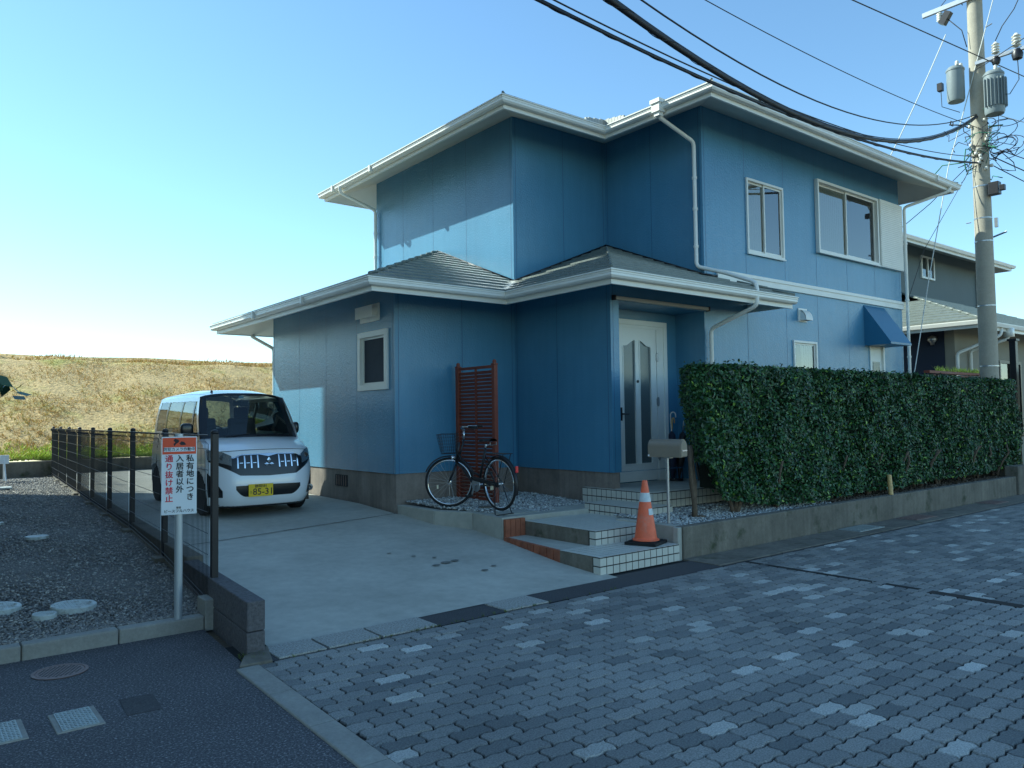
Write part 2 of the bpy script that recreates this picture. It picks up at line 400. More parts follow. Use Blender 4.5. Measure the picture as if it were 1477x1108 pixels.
# asphalt on the left with a slightly crowned edge
g = MB(); g.quad((-14, -8, 0), (1.70, -8, 0), (1.86, 5.30, 0), (1.93, 6.42, 0)); g.quad((-14, -8, 0), (1.93, 6.42, 0), (-14, 6.42, 0), (-14, 6.42, 0))
struct(g, 'asphalt_lane', 'asphalt')
# gutter strip
g = MB(); g.quad((1.95, 5.17, .001), (20, 5.17, .001), (20, 5.72, .001), (1.95, 5.56, .001)); struct(g, 'gutter_strip', 'asphalt2')
g = MB()
for k in range(9):
    g.box(6.98+k*1.2, 8.17+k*1.2, 5.20, 5.69, -.02, .010)
struct(g, 'gutter_channel', 'concrete_d', bevel=.006)
# driveway
pts = [(2.10, 5.50), (5.70, 5.64), (5.72, 6.4), (5.84, 7.6), (5.9, 8.3), (5.66, 8.8), (5.66, 9.74), (5.66, 15.2), (6.4, 15.2), (6.4, 22.6), (3.22, 22.6), (2.55, 13)]
g = MB()
def dr(u, v):
    y = 5.48+v*17.1; xl = 2.06+.069*(y-5.4)+.06; xr = 5.60 if y > 9.6 else (5.95 if y > 5.72 else 5.75)
    if y > 15: xr = 7
    x = xl+(xr-xl)*u
    return (x, y+.05*u*(1-v), drive_z(y)+.004+(.003*math.sin(x*2.1+y)))
g.grid(dr, 10, 90); struct(g, 'driveway', 'concrete', smooth=True)
g = MB()
a, b = Vector((2.3, 9.02, 0)), Vector((5.6, 9.70, 0))
pl = []
for k in range(34):
    t = k/33; p = a.lerp(b, t); pl.append((p.x, p.y+rnd.gauss(0, .006), drive_z(p.y)+.0085))
for k in range(33):
    w = rnd.uniform(.007, .013); p, q = pl[k], pl[k+1]
    g.quad((p[0], p[1]-w, p[2]), (q[0], q[1]-w, q[2]), (q[0], q[1]+w, q[2]), (p[0], p[1]+w, p[2]))
struct(g, 'driveway_joint', 'grout')
# oil spots on driveway
g = MB()
for px, py, r in ((4.73, 6.95, .055), (4.60, 6.93, .065), (4.45, 6.88, .05), (4.46, 7.35, .03), (4.62, 7.18, .03), (4.76, 6.45, .045), (4.95, 6.55, .035), (4.3, 7.6, .03)):
    n = 18; r *= .72; g.quad(*[(px+r*1.25*math.cos(2*math.pi*k/n)*(1+.15*math.sin(3*k)), py+r*.9*math.sin(2*math.pi*k/n), drive_z(py)+.0105+.068*(r*.9*math.sin(2*math.pi*k/n))) for k in range(n)])
M['oil'] = mat('oil_stain', L(112, 112, 106), .7)
struct(g, 'driveway_stain', 'oil')
# gravel lot
g = MB()
def gl(u, v):
    y = 6.40+v*16.2; xr = 2.03+.069*(y-6.4); x = -10+(xr+10)*u
    return (x, y, grav_z(y)-.012+.008*math.sin(3*x+2*y))
g.grid(gl, 20, 50); struct(g, 'gravel_lot', 'gravelbase', smooth=True)
n = 24000
yy = 6.45+(nrg.random(n)**1.9)*15.8; xx = nrg.random(n); xl = .06*yy-.15; xr = 2.0+.069*(yy-6.4); xx = xl+(xr-xl)*xx
o = stones('gravel', np.stack([xx, yy, np.interp(yy, [6.3, 6.6, 8.5, 10.5, 30], [.10, .12, .24, .30, .33])-.006], 1), nrg.uniform(.008, .015, n)*(1+.03*(yy-6.4)), 'gravel')
tag(o, 'grey crushed gravel covering the lot beside the mesh fence', 'gravel', kind='stuff')
# little stones spilled on the asphalt
# levee
BZ = .70
g = MB()
def lev(u, v):
    x = -60+160*u
    if v < .7:
        t = v/.7; y = 22.75+t*9.6; z = BZ+.02+t*3.42*(1-.0*t)
        z += .05*math.sin(x*.9+y)*math.sin(y*1.3)+.04*math.sin(x*2.3-y*.7)
        if v > .66: z -= .12
    else:
        t = (v-.7)/.3; y = 32.4+t*40; z = 4.12+.03*math.sin(x)-t*.5
    return (x, y, z)
g.grid(lev, 260, 60); o = struct(g, 'grass_levee', 'grassbank', smooth=True)
n = 60000
tx = nrg.uniform(-4, 26, n); tv = nrg.random(n); ty = 22.8+tv*9.7
tz = BZ+.02+tv*3.42+.05*np.sin(tx*.9+ty)*np.sin(ty*1.3)+.04*np.sin(tx*2.3-ty*.7)
pn = np.sin(tx*1.7+ty*.6)+np.sin(tx*.6-ty*1.9)+nrg.normal(0, .8, n); keep = (pn > -.6) & (tv < .975)
tx, ty, tz = tx[keep], ty[keep], tz[keep]
o = blades('dry_grass', np.stack([tx, ty, tz-.02], 1), nrg.uniform(.05, .17, len(tx)), .016, 'tuft', per=3, spread=1.2)
tag(o, 'dry tan and yellow green grass tufts covering the levee slope', 'grass', kind='stuff')
n = 5000
tx = nrg.uniform(-2, 16, n); ty = 22.78+np.abs(nrg.normal(0, .38, n)); o = blades('green_grass', np.stack([tx, ty, BZ+(ty-22.75)*.356], 1), nrg.uniform(.06, .17, n), .02, 'weed', per=4, spread=1.4)
tag(o, 'bright green weeds growing along the foot of the levee', 'grass', kind='stuff')

# low concrete wall at the levee foot
w = MB(); w.box(-20, 30, 22.55, 22.75, .0, .70)
tag(w.build('retaining_wall', 'concrete_d', bevel=.01, org=(5, 22.65, 0)), 'long low concrete wall at the foot of the grassy levee', 'wall')

# kerb round the gravel lot
def kerb_stone(x0, x1, y0, y1, z1, ang=0):
    pass
kl = thing('gravel_kerb', (1.0, 6.36, 0), 'row of worn concrete kerb stones edging the gravel lot', 'kerb')
for k in range(9):
    xb = 1.93-.61*k; m = MB(); m.box(xb-.605, xb, 6.32+.004*k, 6.44, -.02, .105+.003*(k % 2)); m.build('kerb_stone', 'curb', kl, bevel=.012)
# curb between asphalt and pavers
kc = thing('road_kerb', (1.8, 4.5, 0), 'flat pale kerb stones between the asphalt lane and the block paving', 'kerb')
for k in range(12):
    y1 = 5.13-k*.605; x = 1.845-.028*(5.13-y1); m = MB()
    m.prism([(x-.028*.6-.075, y1-.6), (x-.028*.6+.075, y1-.6), (x+.075, y1), (x-.075, y1)], -.03, .014); m.build('kerb_stone', 'curb', kc, bevel=.008)
m = MB(); m.prism([(1.80, 5.16), (2.02, 5.15), (2.12, 5.50), (1.90, 5.36)], -.02, .02); m.build('corner_slab', 'concrete_d', kc, bevel=.006)
# granular covers of the gutter
for k, (xa, xb, lab) in enumerate(((2.08, 2.43, 'leftmost speckled stone slab in the gutter strip, next to the rough block wall'),
                                   (2.45, 2.86, 'second speckled stone slab from the left in the gutter strip'),
                                   (2.88, 3.36, 'third speckled stone slab from the left in the gutter strip'),
                                   (4.05, 4.52, 'speckled stone slab standing alone between two dark asphalt strips'))):
    m = MB(); m.box(xa, xb, 5.185, 5.50, -.02, .012)
    tag(m.build('drain_slab', 'granular', bevel=.005, org=((xa+xb)/2, 5.34, 0)), lab, 'drain cover', 'speckled slabs of the gutter strip')
# road covers by the planter
for (xa, xb, mt, lab) in ((10.3, 11.0, 'covermetal', 'pale metal cover set in the paving below the middle of the hedge'),
                          (12.0, 12.7, 'iron', 'dark metal cover set in the paving below the yellow pipe'),
                          (15.0, 15.6, 'iron', 'dark metal cover in the paving near the far end of the hedge')):
    c = thing('drain_cover', (xa, 5.3, 0), lab, 'drain cover')
    m = MB(); m.box(xa, xb, 5.36, 5.74-.06, -.02, .016); m.build('frame', mt, c, bevel=.004)
    m = MB()
    for k in range(9):
        for j in range(4): m.box(xa+.05+k*(xb-xa-.1)/9, xa+.05+(k+.8)*(xb-xa-.1)/9, 5.385+j*.068, 5.385+j*.068+.05, .0165, .021)
    m.build('tread', mt, c)
# slit drain in road
m = MB(); m.box(7.36, 7.43, 3.30, 5.15, -.012, .002); struct(m, 'paving_joint', 'mortar')
m = MB(); m.box(7.30, 7.42, 2.45, 3.2, -.012, .003); struct(m, 'paving_gap', 'grout')
# manhole in asphalt
c = thing('manhole_cover', (.88, 5.88, 0), 'round rusty cast iron manhole cover in the asphalt', 'manhole cover', local=True)
m = MB(); m.lathe([(.02, -.01), (.155, -.01), (.165, .006), (.145, .008), (.14, .003), (.02, .003)], 40); m.build('frame', 'iron', c)
m = MB(); m.lathe([(.01, 0), (.138, 0), (.138, .006), (.01, .006)], 40); m.cur = 1
for i in range(-5, 6):
    for j in range(-5, 6):
        x = i*.026+(j % 2)*.013; y = j*.0225
        if x*x+y*y < .122**2: m.lathe([(.009, .0062), (.0088, .0068), (.003, .0068)], 6, (x, y, 0))
m.build('lid', ['iron', 'rubber'], c)
for (x, y, lab) in ((.81, 4.88, 'blue grey rectangular meter cover in the asphalt, right of the one at the picture edge'), (.46, 4.92, 'blue grey rectangular meter cover in the asphalt, cut by the left picture edge')):
    c = thing('meter_cover', (x, y, 0), lab, 'meter cover', 'rectangular meter covers in the asphalt', local=True)
    m = MB(); m.box(-.115, .115, -.165, .165, -.01, .006); m.build('frame', 'curb', c, bevel=.004)
    m = MB(); m.box(-.088, .088, -.155, .155, .001, .010)
    for i in range(9):
        for j in range(14):
            a = .9 if (i+j) % 2 else -.9
            m.obox((-.076+i*.019, -.14+j*.0215, .0115), (.0085, .0022, .0015), Matrix.Rotation(a, 3, 'Z'))
    m.build('lid', 'covermetal', c)
m = MB(); m.prism([(1.04, 4.76), (1.22, 4.74), (1.24, 5.04), (1.06, 5.06)], -.01, .003)
tag(m.build('asphalt_patch', 'asphalt2', org=(1.1, 4.9, 0)), 'smooth rectangular repair patch in the asphalt', 'patch', kind='structure')
for (x, y, r, lab) in ((1.15, 7.10, .165, 'large round white meter lid in the gravel, nearest to the sign post'),
                       (.93, 6.95, .085, 'small round white lid in the gravel beside the kerb'),
                       (.66, 7.35, .165, 'large round white meter lid in the gravel, cut by the left picture edge')):
    c = thing('round_meter_cover', (x, y, grav_z(y)+.012), lab, 'meter lid', 'round white lids in the gravel', local=True)
    c.rotation_euler = (.02, .03, 0)
    m = MB(); m.lathe([(r*.3, -.03), (r, -.03), (r, .012), (r*.96, .018), (r*.3, .018), (r*.01, .018)], 40); m.build('rim', 'lid', c)
    m = MB()
    for k in range(-5, 6):
        for j in range(-5, 6):
            px, py = k*r*.15, j*r*.15
            if px*px+py*py < (r*.8)**2: m.box(px-r*.05, px+r*.05, py-r*.05, py+r*.05, .018, .021)
    m.build('tread', 'lid', c)
for x, y, lab in ((1.05, 12.3, 'small white plastic lid in the gravel near the left picture edge'), (1.32, 10.5, 'small pale stone plate lying in the gravel lot')):
    m = MB(); m.lathe([(.02, 0), (.12, 0), (.12, .03), (.02, .032)], 20, (x, y, grav_z(y))); tag(m.build('gravel_plate', 'lid', org=(x, y, grav_z(y))), lab, 'lid')
m = MB(); m.box(1.25, 1.9, 18.6, 18.9, .32, .36); tag(m.build('wheel_stop', 'lid', bevel=.01, org=(1.6, 18.75, .33)), 'long white wheel stop lying in the sunlit gravel', 'wheel stop')

# rough block wall at driveway mouth
bw = thing('block_wall', (2.0, 6, 0), 'rough textured dark block wall along the left side of the driveway', 'wall')
for k in range(5):
    y0 = 5.40+k*.4
    for j in range(2):
        m = MB(); xa = 1.935+.069*(y0-5.4)
        m.prism([(xa, y0), (xa+.13, y0), (xa+.13+.027, y0+.396), (xa+.027, y0+.396)], -.05+j*.21, .155+j*.213); m.build('block', 'block', bw, bevel=.008)
m = MB(); m.prism([(1.96+.138, 7.4), (2.11+.138, 7.4), (2.11+1.17, 22.5), (1.96+1.17, 22.5)], 0, .40); m.build('coping', 'concrete_d', bw, bevel=.01)
# weeds at the corner
wp = []
for k in range(60): wp.append((1.93+rnd.uniform(-.06, .1), 5.33+rnd.gauss(0, .05), 0.0))
for k in range(90): wp.append((rnd.uniform(7.2, 17), 5.71+rnd.gauss(0, .01), 0.0))
for k in range(70): wp.append((15.2+rnd.gauss(0, .5), 5.72+rnd.gauss(0, .02), 0.0))
for k in range(60): wp.append((2.0+rnd.uniform(0, 3.4), 5.18+rnd.gauss(0, .006), 0.0))
o = blades('weeds', np.array(wp), nrg.uniform(.010, .032, len(wp)), .0022, 'weed2', per=6, spread=1.5); tag(o, 'little weeds in the cracks beside the kerbs', 'weeds', kind='stuff')

# ================================================================== HOUSE
H = thing('blue_house', (9.5, 10, 0), 'two storey blue house with glossy siding, white eaves and dark hipped roofs', 'house')
def wall(mb, axis, c, a0, a1, z0, z1, holes=(), depth=.10, sgn=-1, joints=()):
    """outer skin on plane axis=c facing sgn; holes (a0,a1,z0,z1) get reveals going inward"""
    P = (lambda a, z, d=0: (c-sgn*d, a, z)) if axis == 'x' else (lambda a, z, d=0: (a, c-sgn*d, z))
    As = sorted({a0, a1, *[h[0] for h in holes], *[h[1] for h in holes]}); Zs = sorted({z0, z1, *[h[2] for h in holes], *[h[3] for h in holes]})
    mb.cur = 0
    for i in range(len(As)-1):
        for j in range(len(Zs)-1):
            ca, cz = (As[i]+As[i+1])/2, (Zs[j]+Zs[j+1])/2
            if any(h[0] < ca < h[1] and h[2] < cz < h[3] for h in holes): continue
            mb.quad(P(As[i], Zs[j]), P(As[i+1], Zs[j]), P(As[i+1], Zs[j+1]), P(As[i], Zs[j+1]))
    for h in holes:
        e = [(h[0], h[2]), (h[1], h[2]), (h[1], h[3]), (h[0], h[3])]
        for k in range(4):
            p, q = e[k], e[(k+1) % 4]; mb.quad(P(*p), P(*q), P(*q, depth), P(*p, depth))
    mb.cur = 1
    for jn in joints:
        if isinstance(jn, tuple): ja, jz0, jz1 = jn
        else: ja, jz0, jz1 = jn, z0, z1
        d = -.0012
        segs = [(jz0, jz1)]
        for h in holes:
            if h[0]-.02 < ja < h[1]+.02: segs = [s for (p, q) in segs for s in ((p, min(q, h[2])), (max(p, h[3]), q)) if s[1]-s[0] > .01]
        for p, q in segs: mb.quad(P(ja-.0045, p, d), P(ja+.0045, p, d), P(ja+.0045, q, d), P(ja-.0045, q, d))
    mb.cur = 0
LT, UT = 3.75, 6.62
w = MB()
lw_win = (9.99, 10.75, 2.14, 2.88)
wall(w, 'x', X1, Y1, Y4, FZ-.02, LT, [lw_win], joints=(9.79, 10.91, 12.0, 13.08, 14.24))
wall(w, 'y', Y1, X1, X2, FZ-.02, LT, joints=(5.68, 6.80, 7.78))
wall(w, 'x', X2, Y3, Y1, FZ-.02, LT, joints=(7.66, 8.72, 9.68))
w1 = (11.16, 12.20, 4.37, 5.58); w2 = (13.34, 15.58, 4.66, 5.94); w3 = (12.46, 13.18, 2.0, 2.90); d2 = (15.18, 15.78, 1.0, 3.08)
RZ = 3.26; RY = 8.17; RX0, RX1 = 8.01, 9.95
jm = [11.1, 12.26, 13.3, 14.4, 15.5, 16.58]
wall(w, 'y', Y3, X2, X4, FZ-.02, LT, [(RX0, RX1, FZ-.02, RZ), w3, d2], joints=[7.89]+jm, depth=.08)
wall(w, 'y', Y3, X3, X4, LT, UT, [w1, w2], joints=[10.03]+jm, depth=.06)
wall(w, 'x', X2, Y1, Y4, LT, UT, joints=(9.80, 11.06, 12.13, 13.22, 14.24))
wall(w, 'y', Y1, X2, X3, LT, UT, joints=(7.90, 8.95, 9.92))
wall(w, 'x', X3, Y3, Y1, LT, UT, joints=(7.65, 8.66, 9.68))
wall(w, 'x', X4, Y3, Y4, FZ-.02, UT, sgn=1)
wall(w, 'y', Y4, X1, X4, FZ-.02, LT, sgn=1); wall(w, 'y', Y4, X2, X4, LT, UT, sgn=1)
# porch recess
yq = Y3+.08; w.quad((RX0, yq, .6), (RX0, RY, .6), (RX0, RY, RZ), (RX0, yq, RZ)); w.quad((RX1, yq, .6), (RX1, RY, .6), (RX1, RY, RZ), (RX1, yq, RZ))
w.quad((RX0, RY, .6), (RX1, RY, .6), (RX1, RY, RZ), (RX0, RY, RZ)); w.quad((RX0, yq, RZ), (RX1, yq, RZ), (RX1, RY, RZ), (RX0, RY, RZ))
w.quad((X1, Y1, LT), (X2, Y1, LT), (X2, Y4, LT), (X1, Y4, LT)); w.quad((X2, Y3, LT), (X3, Y3, LT), (X3, Y1, LT), (X2, Y1, LT))
w.build('wall', ['siding', 'joint'], H)
f = MB()
ff = .018
f.box(X1+ff, X2+.2, Y1+ff, Y4-ff, -.1, FZ); f.box(X2+ff, RX0-.02, Y3+ff, Y1+.3, -.1, FZ); f.box(RX1+.03, X4-ff, Y3+ff, Y4-ff-.01, -.1, FZ-.001)
fo = f.build('foundation', 'found', H, bevel=.006)
f = MB(); f.cur = 0; f.box(X1+.008, X1+.03, 11.27, 11.69, .57, .75)
for k in range(5): f.cur = 1; f.box(X1+.003, X1+.0079, 11.30+k*.08, 11.315+k*.08, .58, .74)
f.build('foundation_vent', ['room', 'iron'], fo)

# roofs
def roof_plane(mb, P, nrm, lo, hi, run, pitch=.4, step=.235, th=.022):
    """P(r,a)->(x,y): r run inwards from eave, a coordinate along eave; lo(r),hi(r)"""
    k = 0; r = 0.0
    while r < run-1e-4:
        re = min(r+step, run); ov = .02 if re < run else 0
        cuts = sorted({r, re, *[b for b in nrm if r < b < re]})
        for i in range(len(cuts)-1):
            ra, rb = cuts[i]+1e-6, cuts[i+1]-1e-6
            za = zb0 = None
            def Z(q): return pitch*q+th*(1-(q-r)/(re-r))
            a0, a1, b0, b1 = lo(ra), hi(ra), lo(rb), hi(rb)
            if a1-a0 < 1e-3 and b1-b0 < 1e-3: continue
            b1 = max(b1, b0); 
            p = [(*P(ra, a0), Z(ra)), (*P(ra, a1), Z(ra)), (*P(rb, b1), Z(rb)), (*P(rb, b0), Z(rb))]
            mb.quad(*p)
            if i == 0:
                mb.quad((*P(ra, a0), Z(ra)-th-.012), (*P(ra, a1), Z(ra)-th-.012), (*P(ra, a1), Z(ra)), (*P(ra, a0), Z(ra)))
        r = re; k += 1
def make_roof(planes, z0):
    m = MB()
    for pl in planes: roof_plane(m, *pl)
    m.v = [(x, y, z+z0) for x, y, z in m.v]; return m
E = .86
xw, xe = X1-E, X2-E      # 4.76, 6.98
yw, ye = Y1-E, Y3-E      # 8.876, 6.73
XR = 11.13
lowp = [
 (lambda r, a: (xw+r, a), [], lambda r: yw+r, lambda r: Y4+E-r if r < 1.72 else Y4+E-1.72, X2-xw),
 (lambda r, a: (a, yw+r), [E], lambda r: xw+r, lambda r: xe+r if r < E else X2, X2-xw),
 (lambda r, a: (xe+r, a), [E], lambda r: ye+r, lambda r: yw+r if r < E else Y1, X3-xe),
 (lambda r, a: (a, ye+r), [E], lambda r: xe+r, lambda r: XR-r if r < E else X3, X3-xe),
 (lambda r, a: (XR-r, a), [], lambda r: ye+r, lambda r: Y3, E),
]
ZL, ZU = 3.485, 6.425
rf = make_roof(lowp, ZL).build('lower_roof', 'tile', H)
ux = X3-E
upp = [
 (lambda r, a: (xe+r, a), [], lambda r: yw+r, lambda r: Y4+E-r, 3.14),
 (lambda r, a: (a, yw+r), [], lambda r: xe+r, lambda r: ux+r, 3.14),
 (lambda r, a: (ux+r, a), [3.14], lambda r: ye+r, lambda r: yw+r if r < 3.14 else Y4+E-r, 4.21),
 (lambda r, a: (a, ye+r), [], lambda r: ux+r, lambda r: X4+E-r, 4.21),
 (lambda r, a: (X4+E-r, a), [], lambda r: ye+r, lambda r: Y4+E-r, 4.21),
 (lambda r, a: (a, Y4+E-r), [3.14], lambda r: xe+r if r < 3.14 else ux+r, lambda r: X4+E-r, 4.21),
]
ru = make_roof(upp, ZU).build('upper_roof', 'tile', H)
def hipline(mb, x, y, z, dx, dy, n, r=.035, pitch=.4):
    for k in range(int(n/.30)):
        t0, t1 = k*.30, min((k+1)*.30+.03, n)
        mb.tube([(x+dx*t0, y+dy*t0, z+pitch*t0+.030), (x+dx*t1, y+dy*t1, z+pitch*t1+.016)], [r*1.05, r*.85], 8)
for q in ((xw, yw, ZL, 1, 1, 3.05, .022), (xe, ye, ZL, 1, 1, 2.95, .022), (XR, ye, ZL, -1, 1, .8, .022)): m = MB(); hipline(m, *q); m.build('hip_cap', 'tile', rf, smooth=True)
for q in ((xe, yw, ZU, 1, 1, 3.1, .02), (ux, ye, ZU, 1, 1, 4.2, .02), (X4+E, ye, ZU, -1, 1, 4.2, .02)): m = MB(); hipline(m, *q); m.build('hip_cap', 'tile', ru, smooth=True)
# flashings where the low roofs meet the wall, valleys
m = MB()
def strip(mb, p, q, wv, h=.004):
    p, q, wv = Vector(p), Vector(q), Vector(wv); mb.quad(p-wv, q-wv, q+wv, p+wv)
m.tube([(X2-.015, 11.95, 4.72), (X2-.015, Y1, ZL+.4*E+.02)], .018, 6)
m.tube([(X2, Y1-.015, ZL+.4*E+.02), (X3, Y1-.015, ZL+.4*3.0+.02)], .018, 6)
m.tube([(X3-.015, Y1, ZL+.4*3.0+.02), (X3-.015, Y3, ZL+.4*E+.02)], .018, 6)
m.tube([(X3, Y3-.015, ZL+.4*E+.02), (XR-E+.02, Y3-.015, ZL+.4*E+.02)], .018, 6)
m.build('flashing', 'blackm', rf, smooth=True)
m = MB(); m.quad((xe-.05, yw+.05, ZL+.022), (xe+.05, yw-.05, ZL+.022), (xe+.90, yw+.80, ZL+.365), (xe+.80, yw+.90, ZL+.365)); m.build('valley', 'ridge', rf)
m = MB(); m.quad((ux-.07, yw+.07, ZU+.03), (ux+.07, yw-.07, ZU+.03), (ux+3.14, yw+3.0, ZU+1.27), (ux+3.0, yw+3.14, ZU+1.27)); m.build('valley', 'ridge', ru)

m = MB()
for k in range(7):
    for dx, dy in ((1, 0), (0, 1)):
        t = .02+k*.065; x, y = ux-dx*t+.01, yw-dy*t+.01; h = .10-.008*k+.010*(k % 2)
        m.box(x-.036 if dx else x-.02, x+.036 if dx else x+.02, y-.036 if dy else y-.02, y+.036 if dy else y+.02, ZU-.01, ZU+h)
m.build('valley_tile_ends', 'ridge', ru)
# eaves: soffit, fascia, gutters
lowpath = [(X2+.3, Y4), (X1, Y4), (X1, Y1), (X2, Y1), (X2, Y3), (XR-E, Y3), (XR-E, Y3+.0001+.6)]
uppath = [(X2, Y4), (X2, Y1), (X3, Y1), (X3, Y3), (X4, Y3), (X4, Y4)]
def eaves(path, closed, zfb, ztop, H, lowgut):
    m = MB(); m.sweep(path, [(0.0, zfb+.32), (.775, zfb+.012), (.775, zfb+.03), (0.0, zfb+.34)], closed); so_ = m.build('soffit', 'soffit', H)
    m = MB(); m.sweep(path, [(.765, zfb), (.80, zfb), (.80, ztop+.01), (.765, ztop+.01)], closed); fa = m.build('fascia', 'trim', H)
    z = ztop
    m = MB(); m.sweep(path, [(.803, z-.012), (.803, z-.10), (.83, z-.108), (.875, z-.10), (.895, z-.075), (.895, z-.045), (.902, z-.04), (.902, z-.018), (.918, z-.014), (.918, z), (.905, z+.002), (.89, z-.012)], closed)
    return m.build('gutter', 'gutter', H)
lp = lowpath[:-1]+[(XR-E, Y3+.0)]
gl_ = eaves([(X2+.3, Y4), (X1, Y4), (X1, Y1), (X2, Y1), (X2, Y3), (XR+.02, Y3)], False, 3.30, 3.47, H, True)
m = MB(); m.box(XR-.03, XR+.0, Y3-.76, Y3-.001, 3.32, 3.46); m.build('fascia', 'trim', H)
gu_ = eaves(uppath, True, 6.245, 6.41, H, False)
# gutter joints
m = MB()
def gj(mb, x, y, z, ax):
    if ax == 'y': mb.box(x-.006, x+.11, y-.03, y+.03, z-.114, z+.006)
    else: mb.box(x-.03, x+.03, y-.006, y+.11, z-.114, z+.006)
for x, y, z, ax, par in ((X1-.922, 10.9, 3.47, 'y', gl_), (X1-.922, 12.9, 3.47, 'y', gl_), (X2-.922, 12.9, 6.41, 'y', gu_), (X2-.922, 14.5, 6.41, 'y', gu_), (16.4, Y3-.922, 6.41, 'x', gu_)): m = MB(); gj(m, x, y, z, ax); m.build('gutter_joint', 'trim', par)
# downpipes
def elbowed(pts, r=.032):
    out = []
    for i, p in enumerate(pts):
        p = Vector(p)
        if 0 < i < len(pts)-1:
            a = (Vector(pts[i-1])-p); b = (Vector(pts[i+1])-p); d = min(.06, a.length*.4, b.length*.4)
            out += [p+a.normalized()*d, p+(a.normalized()+b.normalized())*d*.28, p+b.normalized()*d]
        else: out.append(p)
    return out
def downpipe(pts, clamps=(), r=.032, hopper=None):
    m = MB(); m.tube(elbowed(pts), r, 12)
    if hopper:
        x, y, z = hopper; m.box(x-.075, x+.075, y-.075, y+.075, z-.16, z-.01); m.box(x-.095, x+.095, y-.095, y+.095, z-.03, z+.03); m.box(x-.05, x+.05, y-.05, y+.05, z-.22, z-.15)
    for c in clamps: m.lathe([(r*.5, -.02), (r*1.28, -.02), (r*1.28, .02), (r*.5, .02)], 12, c)
    return m.build('downpipe', 'gutter', H, smooth=True, auto=40)
downpipe([(9.12, 7.70, 6.28), (9.12, 7.70, 6.20), (9.90, 7.68, 5.98), (9.90, 7.68, 3.98), (10.05, 7.25, 3.83), (10.12, 6.76, 3.62), (10.12, 6.74, 3.48)],
         [(9.90, 7.68, 5.4), (9.90, 7.68, 4.9), (9.90, 7.68, 4.3)], hopper=(9.09, 7.70, 6.43))
downpipe([(10.08, 6.72, 3.42), (10.08, 6.72, 3.26), (10.02, 7.52, 2.98), (10.02, 7.52, .55)], [(10.02, 7.52, 2.4), (10.02, 7.52, 1.5)])
downpipe([(17.14, 6.74, 6.33), (17.10, 6.76, 6.22), (16.70, 7.50, 5.98), (16.70, 7.50, .4)], [(16.70, 7.50, 5.2), (16.70, 7.50, 4.0), (16.70, 7.50, 2.8)])
downpipe([(6.95, 14.19, 6.33), (6.96, 14.19, 6.2), (7.78, 14.24, 5.98), (7.78, 14.24, 4.72)], [(7.78, 14.24, 5.5), (7.78, 14.24, 5.0)])
downpipe([(5.50, 15.12, 3.40), (5.50, 15.12, 3.30), (5.66, 14.37, 3.0), (5.66, 14.37, .4)], [(5.66, 14.37, 2.2)])
# belt course
m = MB(); m.box(X3+.30, X4+.012, Y3-.035, Y3-.0005, 3.80, 3.965); m.box(X3+.30, X4+.018, Y3-.05, Y3-.036, 3.90, 3.93); m.build('belt_trim', 'trim', H, bevel=.004)
# corner trims
# windows
def window_b(x0, x1, z0, z1, y, sliding=True, fw=.045, out=.03, curtain=None, name='window'):
    """facade facing -Y"""
    m = MB()
    for a, b, c, d in ((x0-fw*.6, x1+fw*.6, z1-.005, z1+fw*.8), (x0-fw*.6, x1+fw*.6, z0-fw, z0+.005), (x0-fw*.6, x0+.012, z0+.005, z1-.005), (x1-.012, x1+fw*.6, z0+.005, z1-.005)):
        m.box(a, b, y-out, y+.05, c, d)
    m.box(x0-fw*.9, x1+fw*.9, y-out-.015, y-out+.002, z0-fw-.012, z0-fw+.016)
    f = m.build(name, 'trim', H, bevel=.003)
    s = MB(); mid = (x0+x1)/2
    def sash(a, b, yy):
        t = .03
        for q in ((a, b, z0+.006, z0+.006+t*1.3), (a, b, z1-.006-t, z1-.006), (a, a+t, z0+.045, z1-.036), (b-t, b, z0+.045, z1-.036)): s.box(q[0], q[1], yy, yy+.02, q[2], q[3])
    p = MB()
    if sliding:
        sash(x0+.014, mid+.015, y+.026); sash(mid-.015, x1-.014, y+.003)
        p.quad((x0+.04, y+.036, z0+.04), (mid, y+.036, z0+.04), (mid, y+.036, z1-.03), (x0+.04, y+.036, z1-.03))
        p.quad((mid, y+.013, z0+.04), (x1-.04, y+.013, z0+.04), (x1-.04, y+.013, z1-.03), (mid, y+.013, z1-.03))
    else:
        sash(x0+.014, x1-.014, y+.003); p.quad((x0+.04, y+.013, z0+.04), (x1-.04, y+.013, z0+.04), (x1-.04, y+.013, z1-.03), (x0+.04, y+.013, z1-.03))
    s.build('sash', 'trim', f); p.build('pane', 'glass', f)
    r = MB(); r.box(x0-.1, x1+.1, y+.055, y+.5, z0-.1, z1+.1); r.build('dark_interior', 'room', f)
    if curtain:
        a, b = curtain; c = MB()
        c.grid(lambda u, v: (a+(b-a)*u, y+.046+.003*math.sin(u*(b-a)*90), z0+.01+(z1-z0-.02)*v), int((b-a)*70), 1); c.build('curtain', 'curtain', f, smooth=True)
    return f
window_b(*w1, Y3, curtain=(w1[0]+.02, w1[0]+.55))
wn2 = window_b(*w2, Y3, out=.07, fw=.055, curtain=(w2[0]+.02, w2[0]+1.2))
window_b(*w3, Y3, sliding=False, curtain=(w3[0]+.3, w3[1]-.02))
# shutter box beside the large window
m = MB(); x0, x1 = w2[1]+.07, X4-.03
m.box(x0, x1, Y3-.085, Y3-.0005, w2[2]-.06, w2[3]+.05)
for k in range(33):
    z = w2[2]-.04+k*.0405; m.box(x0+.012, x1-.012, Y3-.094, Y3-.0855, z, z+.026)
m.build('shutter_box', 'trim', H, bevel=.002)
